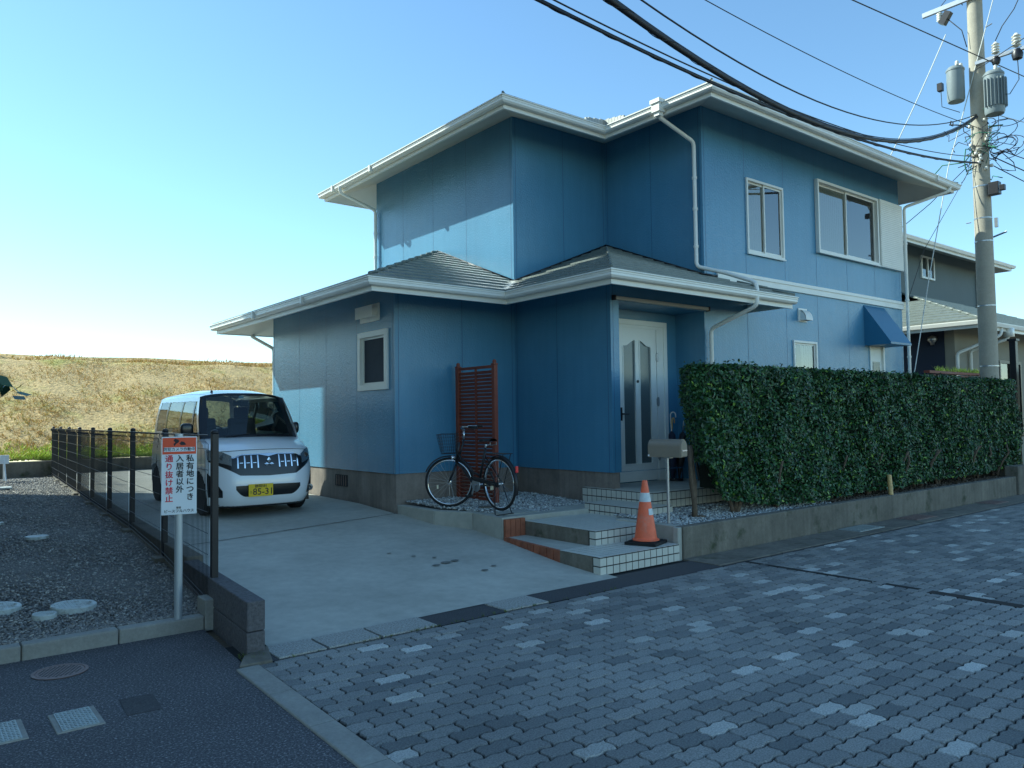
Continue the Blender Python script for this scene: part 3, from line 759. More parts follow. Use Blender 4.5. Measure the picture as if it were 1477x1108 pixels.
# back door under the awning
m = MB(); a, b, c, d = d2
for q in ((a, b, d-.05, d), (a, a+.06, c, d-.05), (b-.06, b, c, d-.05)): m.box(q[0], q[1], Y3-.02, Y3+.06, q[2], q[3])
m.box(a+.06, b-.06, Y3+.02, Y3+.05, c, d-.05); bd = m.build('back_door', 'door', H, bevel=.003)
m = MB(); m.box(a+.16, b-.16, Y3+.012, Y3+.019, c+.9, d-.42)
for k in range(22): m.box(a+.17, b-.17, Y3+.004, Y3+.012, c+.92+k*.033, c+.93+k*.033)
m.build('louvre_pane', 'frost', bd)
# awning hood
m = MB(); ax0, ax1, zt, zb, dp = 15.0, 15.86, 3.77, 3.0, .52
m.add([(ax0, Y3-.0005, zt), (ax1, Y3-.0005, zt), (ax1, Y3-dp, zb), (ax0, Y3-dp, zb), (ax0, Y3-.0005, zb), (ax1, Y3-.0005, zb), (ax0, Y3-dp, zb-.04), (ax1, Y3-dp, zb-.04), (ax0, Y3-.0005, zb-.04), (ax1, Y3-.0005, zb-.04)],
      [(3, 2, 1, 0), (0, 4, 3), (1, 2, 5), (3, 6, 7, 2), (4, 8, 6, 3), (2, 7, 9, 5), (6, 8, 9, 7)])
m.build('awning', 'awning', H)
# vent hoods
m = MB(); m.box(12.62, 12.90, Y3-.02, Y3-.0005, 3.28, 3.52)
m.grid(lambda u, v: (12.65+.22*u, Y3-.02-.13*math.sin(v*math.pi/2), 3.30+.19*math.cos(v*math.pi/2)), 2, 8)
m.quad((12.65, Y3-.02, 3.30), (12.65, Y3-.15, 3.30), (12.65, Y3-.13, 3.37), (12.65, Y3-.10, 3.43), (12.65, Y3-.02, 3.49)); m.quad((12.87, Y3-.02, 3.30), (12.87, Y3-.15, 3.30), (12.87, Y3-.13, 3.37), (12.87, Y3-.10, 3.43), (12.87, Y3-.02, 3.49))
m.build('vent_hood', 'trim', H)
m = MB(); m.box(X1-.02, X1-.0005, 10.16, 10.76, 3.10, 3.36); m.box(X1-.11, X1-.02, 10.22, 10.70, 3.17, 3.30)
m.box(X1-.12, X1-.11, 10.19, 10.73, 3.15, 3.33); m.build('vent_box', 'trim', H, bevel=.004)
# left wing window (faces -X)
y0, y1, z0, z1 = lw_win; m = MB(); fw_ = .075
for q in ((y0-fw_, y1+fw_, z1-.01, z1+fw_), (y0-fw_, y1+fw_, z0-fw_, z0+.01), (y0-fw_, y0+.01, z0+.01, z1-.01), (y1-.01, y1+fw_, z0+.01, z1-.01)): m.box(X1-.035, X1+.06, q[0], q[1], q[2], q[3])
wf = m.build('window', 'trim', H, bevel=.004)
m = MB()
for q in ((y0+.01, y1-.01, z0+.01, z0+.045), (y0+.01, y1-.01, z1-.04, z1-.01), (y0+.01, y0+.04, z0+.045, z1-.04), (y1-.04, y1-.01, z0+.045, z1-.04)): m.box(X1+.02, X1+.045, q[0], q[1], q[2], q[3])
m.build('sash', 'trim', wf)
m = MB(); m.quad((X1+.03, y0+.03, z0+.03), (X1+.03, y1-.03, z0+.03), (X1+.03, y1-.03, z1-.03), (X1+.03, y0+.03, z1-.03)); m.build('insect_screen', 'screen', wf)
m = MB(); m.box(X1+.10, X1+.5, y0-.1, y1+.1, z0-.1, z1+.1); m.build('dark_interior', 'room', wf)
M['lace'] = mat('dark_curtain', L(72, 76, 84), .9, bump=(25, .4, .02))
m = MB(); m.grid(lambda u, v: (X1+.07+.012*math.sin(u*26+v*3), y0+(y1-y0)*(.05+.9*u), z0+(z1-z0)*v), 40, 4); m.build('curtain', 'lace', wf, smooth=True)
# screen rail over the porch
m = MB(); m.box(7.90, 9.99, Y3-.06, Y3-.008, RZ+.01, RZ+.06); m.build('screen_rail', 'soffit', H, bevel=.006)
for xa_ in (7.87, 9.99): m = MB(); m.box(xa_, xa_+.03, Y3-.065, Y3-.001, RZ, RZ+.07); m.build('rail_bracket', 'blackm', H)
# front door
m = MB()
zf = .615
for q in ((8.30, 9.66, 3.03, 3.11), (8.30, 8.40, zf, 3.03), (9.58, 9.66, zf, 3.03)): m.box(q[0], q[1], RY-.06, RY-.001, q[2], q[3])
for q in ((8.40, 9.58, 2.985, 3.03), (8.40, 8.53, zf, 2.985), (9.42, 9.58, zf, 2.985)): m.box(q[0], q[1], RY-.045, RY-.001, q[2], q[3])
dfm = m.build('door_frame', 'door', H, bevel=.004)
dl = MB(); dz0, dz1 = zf+.015, 2.985
gL, gR = (8.655, 8.915), (9.025, 9.275); gz = .90
def arch(x):   # top outline of both glass strips
    t = abs(x-8.968)
    return float(np.interp(t, [0, .06, .12, .22, .31], [2.80, 2.80, 2.775, 2.715, 2.70]))
# leaf built as frame around the two lights, columns of quads
xs = [8.54]+list(np.linspace(gL[0], gL[1], 7))+list(np.linspace(gR[0], gR[1], 7))+[9.41]
yf0 = RY-.042
for i in range(len(xs)-1):
    a, b = xs[i], xs[i+1]; inside = (gL[0]-1e-6 <= a and b <= gL[1]+1e-6) or (gR[0]-1e-6 <= a and b <= gR[1]+1e-6)
    if inside:
        dl.quad((a, yf0, dz0), (b, yf0, dz0), (b, yf0, gz), (a, yf0, gz)); dl.quad((a, yf0, arch(a)), (b, yf0, arch(b)), (b, yf0, dz1), (a, yf0, dz1))
        dl.quad((a, yf0, arch(a)), (b, yf0, arch(b)), (b, yf0+.03, arch(b)), (a, yf0+.03, arch(a)))
        dl.quad((a, yf0, gz), (b, yf0, gz), (b, yf0+.03, gz), (a, yf0+.03, gz))
    else: dl.quad((a, yf0, dz0), (b, yf0, dz0), (b, yf0, dz1), (a, yf0, dz1))
for x in (*gL, *gR): dl.quad((x, yf0, gz), (x, yf0+.03, gz), (x, yf0+.03, arch(x)), (x, yf0, arch(x)))
door = dl.build('front_door', 'door', H)
m = MB()
for gg in (gL, gR):
    x = list(np.linspace(gg[0], gg[1], 7)); n = len(x)
    for i in range(n-1): m.quad((x[i], yf0+.02, gz), (x[i+1], yf0+.02, gz), (x[i+1], yf0+.02, arch(x[i+1])), (x[i], yf0+.02, arch(x[i])))
m.build('frosted_panel', 'frost', door)
m = MB()
for gg in (gL, gR):
    for a, b in ((gg[0]-.018, gg[0]), (gg[1], gg[1]+.018)): m.box(a, b, yf0-.008, yf0-.0005, gz-.018, arch((a+b)/2)-.005)
    m.box(gg[0], gg[1], yf0-.008, yf0-.0005, gz-.018, gz-.0005)
m.build('moulding', 'door', door)
m = MB(); m.lathe([(.004, 0), (.022, 0), (.022, .012), (.004, .014)], 16, (8.968, yf0-.001, 2.16), Matrix.Rotation(math.pi/2, 3, 'X')); m.build('lock', 'blackm', door, smooth=True, auto=30)
m = MB(); m.tube([(8.59, yf0-.0, 1.66), (8.59, yf0-.05, 1.66), (8.70, yf0-.055, 1.66)], .011, 8); m.box(8.575, 8.605, yf0-.012, yf0-.0005, 1.56, 1.76); m.build('handle', 'blackm', door)
for z in (2.55, 1.85, 1.0):
    m = MB(); m.lathe([(.004, -.07), (.014, -.07), (.014, .07), (.004, .07)], 10, (9.43, yf0-.012, z)); m.box(9.40, 9.46, yf0-.01, yf0-.0005, z-.05, z+.05); m.build('hinge', 'steel', door)

# ================================================================== PORCH STEPS
ST = thing('porch_steps', (7.5, 6.5, 0), 'stepped porch faced with cream square tiles and dark grout', 'steps')
def tiled(name, x0, x1, y0, y1, z0, z1, front=True, left=True, left_from=None):
    """core block + tile pieces on the top and on the -Y / -X faces"""
    m = MB(); m.cur = 0; t = .006
    t = .0022; m.box(x0+t, x1, y0+t, y1, z0, z1-t)
    m.cur = 1; T = .095; gp = .010
    def tiles(n0, n1): 
        n = max(1, round((n1-n0)/T)); w_ = (n1-n0)/n; return [(n0+i*w_+gp/2*(i > 0), n0+(i+1)*w_-gp/2*(i < n-1)) for i in range(n)]
    Tx = tiles(x0, x1); Ty = tiles(y0, y1)
    for a, b in Tx:
        for c, d in Ty: m.box(a, b, c, d, z1-t, z1)
    nz = max(1, round((z1-z0-.01)/.085)); hz = (z1-t-.001-z0)/nz
    for k in range(nz):
        za, zb = z0+k*hz+.002, z0+(k+1)*hz-(gp if k < nz else 0)
        if front:
            for a, b in Tx: m.box(a, b, y0, y0+t, za, zb)
        if left:
            for c, d in Ty:
                if left_from is None or d < left_from: m.box(x0, x0+t, c, d, za, zb)
    m.cur = 2
    if left_from is not None or not left: m.box(x0+.001, x0+t, (left_from or y0)+.01, y1, z0, z1-t-.004)
    return m.build(name, ['grout', 'tilewhite', 'concrete_d'], ST)
tiled('bottom_step', 5.66, 6.91, 5.69, 6.30, .0, .185, left_from=5.79)
tiled('middle_step', 6.15, 6.95, 6.25, 7.50, .17, .345, left_from=6.35)
tiled('landing', 7.27, 7.84, 6.55, 7.58, .30, .475)
m = MB(); m.prism([(6.95, 6.30), (7.27, 6.30), (7.27, 7.5), (6.95, 7.5)], .17, .343); m.build('step_side', 'tilewhite', ST)
tiled('porch', 7.79, 10.5, 6.83, 8.16, .40, .615)
m = MB(); m.box(7.9, 10.4, 6.95, 8.1, .6155, .619); m.build('porch_floor', 'concrete', ST)
# sloping side slab with brick edging
RS = thing('brick_edged_slab', (5.9, 7, 0), 'sunken concrete slab edged with orange brick beside the porch steps', 'slab')
m = MB(); m.prism([(5.70, 6.30), (6.15, 6.30), (6.15, 7.47), (5.86, 7.47)], .02, .172); m.build('floor', 'concrete', RS)
for k in range(9):
    t0, t1 = k/9, (k+1)/9-.012; xa, ya = 5.66+.155*t0, 6.30+1.2*t0; xb, yb = 5.66+.155*t1, 6.30+1.2*t1
    m = MB(); m.prism([(xa, ya), (xa+.05, ya), (xb+.05, yb), (xb, yb)], -.02, .178); m.build('brick', 'brick', RS, bevel=.004)
for k in range(4):
    xa = 5.84+k*.078; m = MB(); m.box(xa, xa+.072, 7.47, 7.52, .16, .385); m.build('brick', 'brick', RS, bevel=.004)
# raised platform beside the house
PF = thing('raised_bed', (6.8, 8.6, 0), 'raised gravel bed with pale concrete kerb where the bicycle stands', 'raised bed')
PZ = .405
m = MB()
rim = [(5.635, 9.72), (5.635, 8.76), (5.88, 8.22), (5.82, 7.53), (7.27, 7.50), (7.83, 7.62)]
def inset(i):
    return [(5.76, 9.72), (5.76, 8.80), (6.01, 8.26), (6.0, 7.72), (7.3, 7.70), (7.83, 7.80)][i]
for i in range(len(rim)-1):
    a, b = rim[i], rim[i+1]; c, d = inset(i+1), inset(i); g2 = .002
    va = Vector(b)-Vector(a); va.normalize(); va *= g2
    m.prism([(a[0]+va.x, a[1]+va.y), (b[0]-va.x, b[1]-va.y), (c[0]-va.x, c[1]-va.y), (d[0]+va.x, d[1]+va.y)], 0, PZ)
m.build('kerb', 'concrete', PF, bevel=.008)
m = MB(); m.prism([(5.70, 9.73), (5.95, 8.25), (5.95, 7.68), (7.83, 7.75), (7.83, 9.73)], 0, PZ-.02); m.build('bed', 'gravelbase', PF)
n = 7000; px = nrg.uniform(5.74, 7.82, n); py = nrg.uniform(7.70, 9.72, n)
left = np.interp(py, [7.7, 8.26, 8.8, 9.72], [6.0, 6.01, 5.77, 5.77]); k = (px > left) & ~((px < 6.55) & (py < 8.0)) & ~((px > 6.9) & (py < 7.95))
px, py = px[k], py[k]
o = stones('white_gravel', np.stack([px, py, PZ-.012+.05*np.clip((py-8.0)/1.2, 0, 1)+nrg.uniform(-.006, .010, len(px))], 1), nrg.uniform(.011, .022, len(px)), 'whitegravel', PF); o['kind'] = 'stuff'
m = MB(); m.box(6.02, 6.55, 7.72, 8.02, PZ-.05, PZ+.004); m.box(6.9, 7.8, 7.70, 7.95, PZ-.05, PZ-.002); m.build('concrete_floor', 'concrete', PF)
m = MB(); m.lathe([(.01, 0), (.11, 0), (.11, .012), (.01, .014)], 24, (6.28, 8.45, PZ+.018)); m.build('lid', 'concrete_d', PF)

# ================================================================== PLANTER + HEDGE
PL = thing('planter_wall', (7.0, 5.7, 0), 'low stained concrete wall holding the soil under the hedge', 'wall')
m = MB(); m.box(7.0, 17.0, 5.70, 5.82, -.05, .365); m.build('front', 'concrete_d', PL, bevel=.012)
m = MB(); m.box(7.0, 7.12, 5.82, 6.75, -.05, .363); m.box(6.93, 7.0, 5.72, 5.80, -.05, .36); m.build('side', 'concrete', PL, bevel=.010)
m = MB(); m.box(7.12, 18.2, 5.82, 7.5, -.05, .335); m.build('soil', 'ground', PL)
n = 6500; px = 7.13+np.abs(nrg.random(n)**1.4)*3.4; py = nrg.uniform(5.83, 6.9, n)
pz = .345+nrg.uniform(-.006, .012, n)+.03*np.clip((py-5.9)/.6, 0, 1)
o = stones('white_gravel', np.stack([px, py, pz], 1), nrg.uniform(.010, .020, n), 'whitegravel', PL); o['kind'] = 'stuff'
n = 2600; px = nrg.uniform(10, 17, n); py = nrg.uniform(5.83, 6.6, n)
# fallen leaves / litter
o = stones('leaf_litter', np.stack([px, py, np.full(n, .345)], 1), nrg.uniform(.012, .028, n), 'bark', PL); o['kind'] = 'stuff'
m = MB(); m.box(17.0, 17.6, 5.66, 5.9, -.05, .56); m.box(17.25, 17.55, 5.9, 6.8, -.05, .54)
tag(m.build('stone_pier', 'concrete_d', bevel=.015, org=(17.3, 5.8, 0)), 'short grey concrete pier at the right end of the hedge planter', 'pier')
# hedge
HG = thing('hedge', (12.5, 6.3, .34), 'long clipped dark green hedge in the concrete planter', 'hedge')
hx0, hx1, hy0, hy1, hz1 = 7.58, 17.85, 5.90, 6.75, 2.26
def hz0(x): return np.interp(x, [7.5, 7.9, 8.2, 9.2, 10.5, 13, 17.8], [1.12, .88, .56, .42, .40, .44, .50])
def hbump(x, z): return .05*np.sin(x*2.3+z*1.1)+.035*np.sin(x*5.1-z*3.7)+.02*np.sin(x*11+z*7)
core = MB()
N = 80
def sect(x):
    b = hz0(x)+.14; y0 = hy0+.13+float(hbump(x, 1.5)); top = hz1-.12+.015*math.sin(x*3)
    return [(x, y0+.06, b), (x, y0, b+.2), (x, y0, top-.08), (x, y0+.1, top), (x, hy1-.2, top), (x, hy1-.1, top-.1), (x, hy1-.1, b)]
rows = [sect(hx0+.95+(hx1-1.09-hx0)*i/N) for i in range(N+1)]
core.add([p for r in rows for p in r], [(i*7+k, (i+1)*7+k, (i+1)*7+(k+1) % 7, i*7+(k+1) % 7) for i in range(N) for k in range(7)]+[tuple(range(7)), tuple(range(N*7+6, N*7-1, -1))])
core.build('dark_core', 'inner', HG)  # solid core, its dark colour standing in for the hedge's shaded inside
n = 82000
u = nrg.random(n); P = np.zeros((n, 3)); Nn = np.zeros((n, 3))
k1 = u < .68; k2 = (u >= .68) & (u < .88); k3 = (u >= .88) & (u < .94); k4 = u >= .94
x = nrg.uniform(hx0, hx1, n)
wx = nrg.random(n)**1.25; x[k1] = hx0+(hx1-hx0)*wx[k1]
zz = hz0(x)+(hz1-hz0(x))*nrg.random(n)
dep = np.abs(nrg.normal(0, .06, n))
P[k1] = np.stack([x, hy0+hbump(x, zz)+dep+.02*np.clip((zz-2.1)*8, 0, 3), zz], 1)[k1]; Nn[k1] = (0, -1, .25)
yy = hy0+.02+(hy1-hy0)*nrg.random(n); P[k2] = np.stack([x, yy, hz1+.018*np.sin(x*4+yy*5)+.012*np.sin(x*9)-dep*.6+np.where(nrg.random(n) < .05, .07*nrg.random(n), 0)], 1)[k2]; Nn[k2] = (0, -.1, 1)
xl = hx0+.8*(yy-hy0)+dep+.04*np.sin(zz*5); zl = 1.0+1.25*nrg.random(n); P[k3] = np.stack([xl-.05*np.sin(zl*2.2), yy, zl], 1)[k3]; Nn[k3] = (-1, -.2, .2)
xr = hx1-dep; P[k4] = np.stack([xr+.03*np.sin(zz*6), yy, zz], 1)[k4]; Nn[k4] = (1, -.2, .2)
# round the corners of the box a little
xl_ = hx0+.8*np.clip(P[:, 1]-hy0, 0, 1); zi_ = np.interp(P[:, 2], [.9, 1.3, 1.6, 1.85, 2.1, 2.3], [.22, .12, .10, .02, 0, .05]); xl_ = xl_+zi_; P[:, 0] = np.where(P[:, 0] < xl_, xl_+nrg.random(n)*.6, P[:, 0]); cl = np.clip((hx0+.30-P[:, 0])/.30, 0, 1); P[:, 1] += cl**2*.20*(P[:, 1] < 6.3); P[:, 2] -= cl**2*.16*(P[:, 2] > 2.0)
Nn = Nn+nrg.normal(0, .65, (n, 3)); Nn /= np.linalg.norm(Nn, axis=1)[:, None]
d = np.cross(Nn, nrg.normal(size=(n, 3))); d /= np.linalg.norm(d, axis=1)[:, None]; e = np.cross(Nn, d)
ln = nrg.uniform(.022, .042, n)[:, None]; wd = ln*nrg.uniform(.38, .52, n)[:, None]
fold = Nn*wd*.35
V = np.stack([P-d*ln, P-e*wd+fold-d*ln*.1, P+d*ln, P+e*wd+fold-d*ln*.1], 1)
# two triangles sharing the midrib
F = (np.arange(n)*4)[:, None, None]+np.array([(0, 1, 2), (0, 2, 3)])[None]
npmesh('foliage', V.reshape(-1, 3), F.reshape(-1, 3), 'leaf', HG)
def stem(mb, x, y, z0, h, r, lean=.05):
    for b in range(3):
        a = rnd.uniform(0, 6.3); pts = [(x+.02*math.cos(a), y+.02*math.sin(a), z0)]
        for k in range(1, 5): pts.append((x+math.cos(a)*lean*k*rnd.uniform(.5, 1.2), y+math.sin(a)*lean*k*rnd.uniform(.5, 1.2), z0+h*k/4))
        mb.tube(pts, [r, r*.9, r*.8, r*.65, r*.5], 7)
for x, r in ((7.86, .034), (8.55, .03), (9.4, .03), (10.3, .028), (11.2, .028), (12.0, .028), (12.9, .028), (13.8, .028), (14.6, .028), (15.5, .028), (16.3, .028), (17.1, .028)):
    m = MB(); stem(m, x+rnd.uniform(-.05, .05), 6.10+rnd.uniform(-.02, .08), .30, .95 if x < 8.2 else .7, r, .03 if x < 8 else .09)
    if x < 8.2: m.lathe([(.06, -.0), (.055, .03), (.02, .05)], 8, (x, 6.12, .34))
    m.build('stem', 'bark', HG, smooth=True)
# twigs
m = MB()
for k in range(420):
    x = rnd.uniform(hx0+.05, hx1); z = rnd.uniform(float(hz0(x))-.02, hz1); y = hy0+.07+float(hbump(x, z))
    a = rnd.uniform(0, 3.14); l = rnd.uniform(.05, .14); m.tube([(x, y+.03, z), (x+math.cos(a)*l, y-rnd.uniform(0, .05), z+math.sin(a)*l)], [.0035, .002], 4)
tw_ = m.build('twigs', 'bark', HG); tw_['kind'] = 'stuff'
m = MB(); m.tube([(12.03, 5.75, .35), (12.22, 5.86, .64)], .034, 14)
tag(m.build('pipe_stub', 'yellow', smooth=True, auto=40, org=(12.1, 5.8, .35)), 'short yellow plastic pipe sticking out of the planter wall', 'pipe')

# ================================================================== MAILBOX
MX = thing('mailbox', (7.13, 6.02, .34), 'bronze rounded mailbox on a slim steel post before the porch', 'mailbox', rz=math.radians(-74), local=True)
m = MB(); m.tube([(0, 0, -.05), (0, 0, .80)], .017, 12); m.box(-.05, .05, -.05, .05, .785, .80); m.build('post', 'steel', MX, smooth=True, auto=40)
m = MB(); hw, L_, hb, ht = .10, .20, .80, .92
prof = [(-hw, hb), (hw, hb), (hw, ht)]+[(hw*math.cos(a), ht+hw*.9*math.sin(a)) for a in np.linspace(.2, math.pi-.2, 11)]+[(-hw, ht)]
n = len(prof)
vs = [(-L_, y, z) for y, z in prof]+[(L_, y, z) for y, z in prof]
m.add(vs, [(i, (i+1) % n, n+(i+1) % n, n+i) for i in range(n)]+[tuple(range(n-1, -1, -1)), tuple(range(n, 2*n))])
m.build('box', 'mail', MX, smooth=True, auto=40)
m = MB(); m.add([(L_+.002, y*.9, .80+(z-.80)*.92+.006) for y, z in prof]+[(L_+.014, y*.84, .80+(z-.80)*.88+.010) for y, z in prof], [(i, (i+1) % n, n+(i+1) % n, n+i) for i in range(n)]+[tuple(range(n, 2*n))])
md = m.build('flap', 'mail', MX)
m = MB(); m.box(L_+.0145, L_+.022, -.07, .07, .868, .885); m.build('handle', 'chrome', md)
m = MB(); m.box(-L_+.0, -L_+.02, -.104, -.1005, .81, .83); m.build('latch', 'signwhite', MX)

# ================================================================== TRAFFIC CONE
CN = thing('traffic_cone', (6.66, 5.96, .185), 'faded orange traffic cone with silver bands on the bottom step', 'traffic cone', local=True)
CN.rotation_euler = (0, 0, .35)
m = MB(); m.box(-.185, .185, -.185, .185, .0, .035); m.box(-.15, .15, -.15, .15, .035, .045); m.build('base', 'rubber', CN, bevel=.02)
def cr(z): return .128-(z-.06)*(.128-.030)/.64
m = MB(); m.lathe([(.05, .045), (.150, .045), (.150, .055), (.135, .062)]+[(cr(z), z) for z in (.07, .2, .35, .5, .65, .70)]+[(.027, .712), (.018, .712), (.016, .6)], 36); m.build('body', 'cone', CN, smooth=True, auto=35)
for z0, z1, mt in ((.475, .575, 'conewhite'),):
    m = MB(); m.lathe([(cr(z0)+.001, z0), (cr(z0)+.0035, z0), (cr(z1)+.0035, z1), (cr(z1)+.001, z1)], 36); m.build('upper_band', mt, CN, smooth=True, auto=35)
m = MB(); z0, z1 = .33, .40
m.grid(lambda u, v: ((cr(z0+(z1-z0)*v)+.004)*math.cos(-2.3+1.9*u), (cr(z0+(z1-z0)*v)+.004)*math.sin(-2.3+1.9*u), z0+(z1-z0)*v), 16, 1); m.build('lower_band', 'conewhite', CN, smooth=True)

# ================================================================== LATTICE SCREEN
LS = thing('lattice_screen', (6.66, 9.2, .40), 'tall reddish brown slatted wooden screen behind the bicycle', 'screen')
pA, pB = Vector((6.63, 9.60, .40)), Vector((6.66, 8.74, .40)); dirv = (pB-pA).normalized()
Rz = Matrix.Rotation(math.atan2(dirv.y, dirv.x), 3, 'Z')
for p, h in ((pA, 1.98), (pB, 1.98)):
    m = MB(); m.obox((p.x, p.y, .40+h/2), (.032, .032, h/2), Rz); m.obox((p.x, p.y, .40+h+.012), (.038, .038, .010), Rz)
    m.lathe([(.03, 0), (.026, .02), (.03, .035), (.018, .055), (.002, .06)], 12, (p.x, p.y, .40+h+.02)); m.build('post', 'brown', LS, bevel=.003)
mid = (pA+pB)/2; half = (pB-pA).length/2-.034
m = MB()
for k in range(34):
    z = .52+k*.0535; m.obox((mid.x, mid.y, z), (half, .006, .021), Rz @ Matrix.Rotation(.45, 3, 'X'))
m.build('slats', 'brown', LS)
m = MB(); m.obox((mid.x, mid.y, 1.42), (.014, .014, .95), Rz)
m.obox((mid.x, mid.y, 2.36), (half, .014, .020), Rz); m.obox((mid.x, mid.y, .47), (half, .014, .020), Rz); m.build('rail', 'brown', LS)

# ================================================================== BICYCLE
BK = thing('bicycle', (5.95, 7.72, .435), 'black city bicycle with wire basket standing on the raised bed', 'bicycle', local=True)
BK.rotation_euler = (0, math.radians(-1.5), 0)
R_ = .335
def wheel(parent, c, rim_mat='chrome', nsp=28, gear=False):
    x, y, z = c
    m = MB(); m.torus(c, R_-.016, .018, 'x', 56, 8); t = m.build('tyre', 'rubber', parent, smooth=True)
    m = MB(); m.torus(c, R_-.038, .011, 'x', 56, 6, 1.4); t2 = m.build('rim', rim_mat, t, smooth=True)
    m = MB()
    for k in range(nsp):
        a = 2*math.pi*k/nsp; b = a+(.5 if k % 2 else -.5); h = .022 if k % 4 < 2 else -.022
        m.tube([(x+h, y+.022*math.cos(b), z+.022*math.sin(b)), (x, y+(R_-.04)*math.cos(a), z+(R_-.04)*math.sin(a))], .0013, 3, False)
    m.build('spokes', 'steel', t)
    m = MB(); m.lathe([(.004, -.05), (.014, -.05), (.012, -.03), (.026, -.028), (.026, -.022), (.014, -.018), (.014, .018), (.026, .022), (.026, .028), (.012, .03), (.014, .05), (.004, .05)], 16, c, Matrix.Rotation(math.pi/2, 3, 'Y')); m.build('hub', rim_mat, t, smooth=True, auto=35)
    m = MB(); a = -.35; m.box(x-.02, x+.02, y+R_*.52*math.cos(a)-.012, y+R_*.52*math.cos(a)+.012, z+R_*.52*math.sin(a)-.025, z+R_*.52*math.sin(a)+.025); m.build('wheel_reflector', 'amber', t, bevel=.004)
    return t
wheel(BK, (0, 0, R_+.03))
def arc(cy, cz, r, a0, a1, n=14, x=0): return [(x, cy+r*math.cos(math.radians(a0+(a1-a0)*k/n)), cz+r*math.sin(math.radians(a0+(a1-a0)*k/n))) for k in range(n+1)]
def fender(parent, cy, cz, a0, a1, mt='blackm'):
    m = MB(); pts = arc(cy, cz, R_+.022, a0, a1, 22)
    vs = []
    for x0, y0, z0 in pts:
        dy, dz = (y0-cy)/(R_+.022), (z0-cz)/(R_+.022)
        for w_, dr_ in ((-.026, -.012), (-.018, .002), (0, .006), (.018, .002), (.026, -.012)): vs.append((w_, y0+dy*dr_, z0+dz*dr_))
    m.add(vs, [(i*5+k, i*5+k+1, (i+1)*5+k+1, (i+1)*5+k) for i in range(22) for k in range(4)]); return m.build('fender', mt, parent, smooth=True)
hz = R_+.03
fender(BK, 0, hz, 60, 200)
m = MB()
bb = (0, .44, .30+.03); stop = (0, .27, .80); hd0, hd1 = (0, .935, .60), (0, .865, .87)
# low step-through double main tube
m.tube([bb, (0, .60, .37), (0, .78, .52), hd0], .019, 10); m.tube([(0, .41, .45), (0, .62, .50), (0, .80, .64), (0, .90, .74)], .014, 10)
m.tube([bb, stop], .016, 10); m.tube([hd0, hd1], .021, 12)
for s in (-1, 1):
    m.tube([(s*.03, .42, .31), (s*.055, .05, hz), (s*.055, 0, hz)], .009, 8); m.tube([(s*.02, .31, .70), (s*.055, .0, hz)], .008, 8)
m.build('frame', 'blackm', BK, smooth=True)
m = MB(); m.tube([stop, (0, .25, .87)], .013, 10); m.build('seat_post', 'chrome', BK, smooth=True)
m = MB()
def sad(u, v):
    y = .38-.28*u; wv = np.interp(u, [0, .35, .6, .85, 1], [.018, .03, .075, .095, .06]); a = v*math.pi
    return (wv*math.cos(a), y, .885+.035*math.sin(a)*(1)+.012*u)
m.grid(sad, 14, 8); m.quad(*[(.018*math.cos(a), .38, .885+.035*math.sin(a)) for a in np.linspace(0, math.pi, 8)])
m.grid(lambda u, v: (np.interp(u, [0, .35, .6, .85, 1], [.018, .03, .075, .095, .06])*(1-2*v), .38-.28*u, .885+.012*u), 14, 1, True)
sd = m.build('saddle', 'rubber', BK, smooth=True, auto=50)
m = MB()
for s in (-1, 1): m.tube([(s*.05, .10, .86), (s*.05, .14, .85), (s*.03, .20, .84)], .006, 6); m.tube([(s*.05, .10, .885), (s*.05, .105, .85)], .006, 6)
m.build('spring', 'steel', sd)
m = MB()
for x in (-.06, -.02, .02, .06): m.tube([(x, .17, .745), (x, -.20, .745)], .005, 6)
for y in (.15, 0, -.20): m.tube([(-.065, y, .745), (.065, y, .745)], .005, 6)
for s in (-1, 1): m.tube([(s*.06, -.17, .745), (s*.058, -.02, hz)], .005, 6)
m.build('rear_rack', 'blackm', BK)
m = MB(); m.box(-.018, .018, -.365, -.345, .52, .60); m.build('rear_reflector', 'reflect', BK, bevel=.005)
m = MB(); m.lathe([(.003, -.006), (.085, -.006), (.09, 0), (.085, .006), (.003, .006)], 28, (-.045, .44, .33), Matrix.Rotation(math.pi/2, 3, 'Y'))
m.tube([(-.07, .44, .33), (-.075, .50, .19)], .010, 8); m.tube([(.07, .44, .33), (.075, .38, .47)], .010, 8); m.tube([(-.08, .44, .33), (.08, .44, .33)], .014, 8)
ck = m.build('crank', 'steel', BK, smooth=True, auto=30)
for q in ((-.16, -.08, .465, .535, .178, .203), (.08, .16, .345, .415, .458, .483)): m = MB(); m.box(*q); m.build('pedal', 'rubber', ck, bevel=.004)
m = MB(); m.obox((-.052, .22, .385), (.006, .27, .028), Matrix.Rotation(.10, 3, 'X')); m.build('chain_guard', 'blackm', BK, bevel=.004)
m = MB(); m.tube([(-.06, .02, hz), (-.13, -.06, .0), (-.13, -.10, -.005), (.13, -.10, -.005), (.13, -.06, .0), (.06, .02, hz)], .007, 7); m.build('stand', 'blackm', BK, smooth=True)
m = MB(); m.torus((.02, -.02+.10, hz+.02), .07, .006, 'x', 20, 6); m.build('ring_lock', 'blackm', BK, smooth=True)
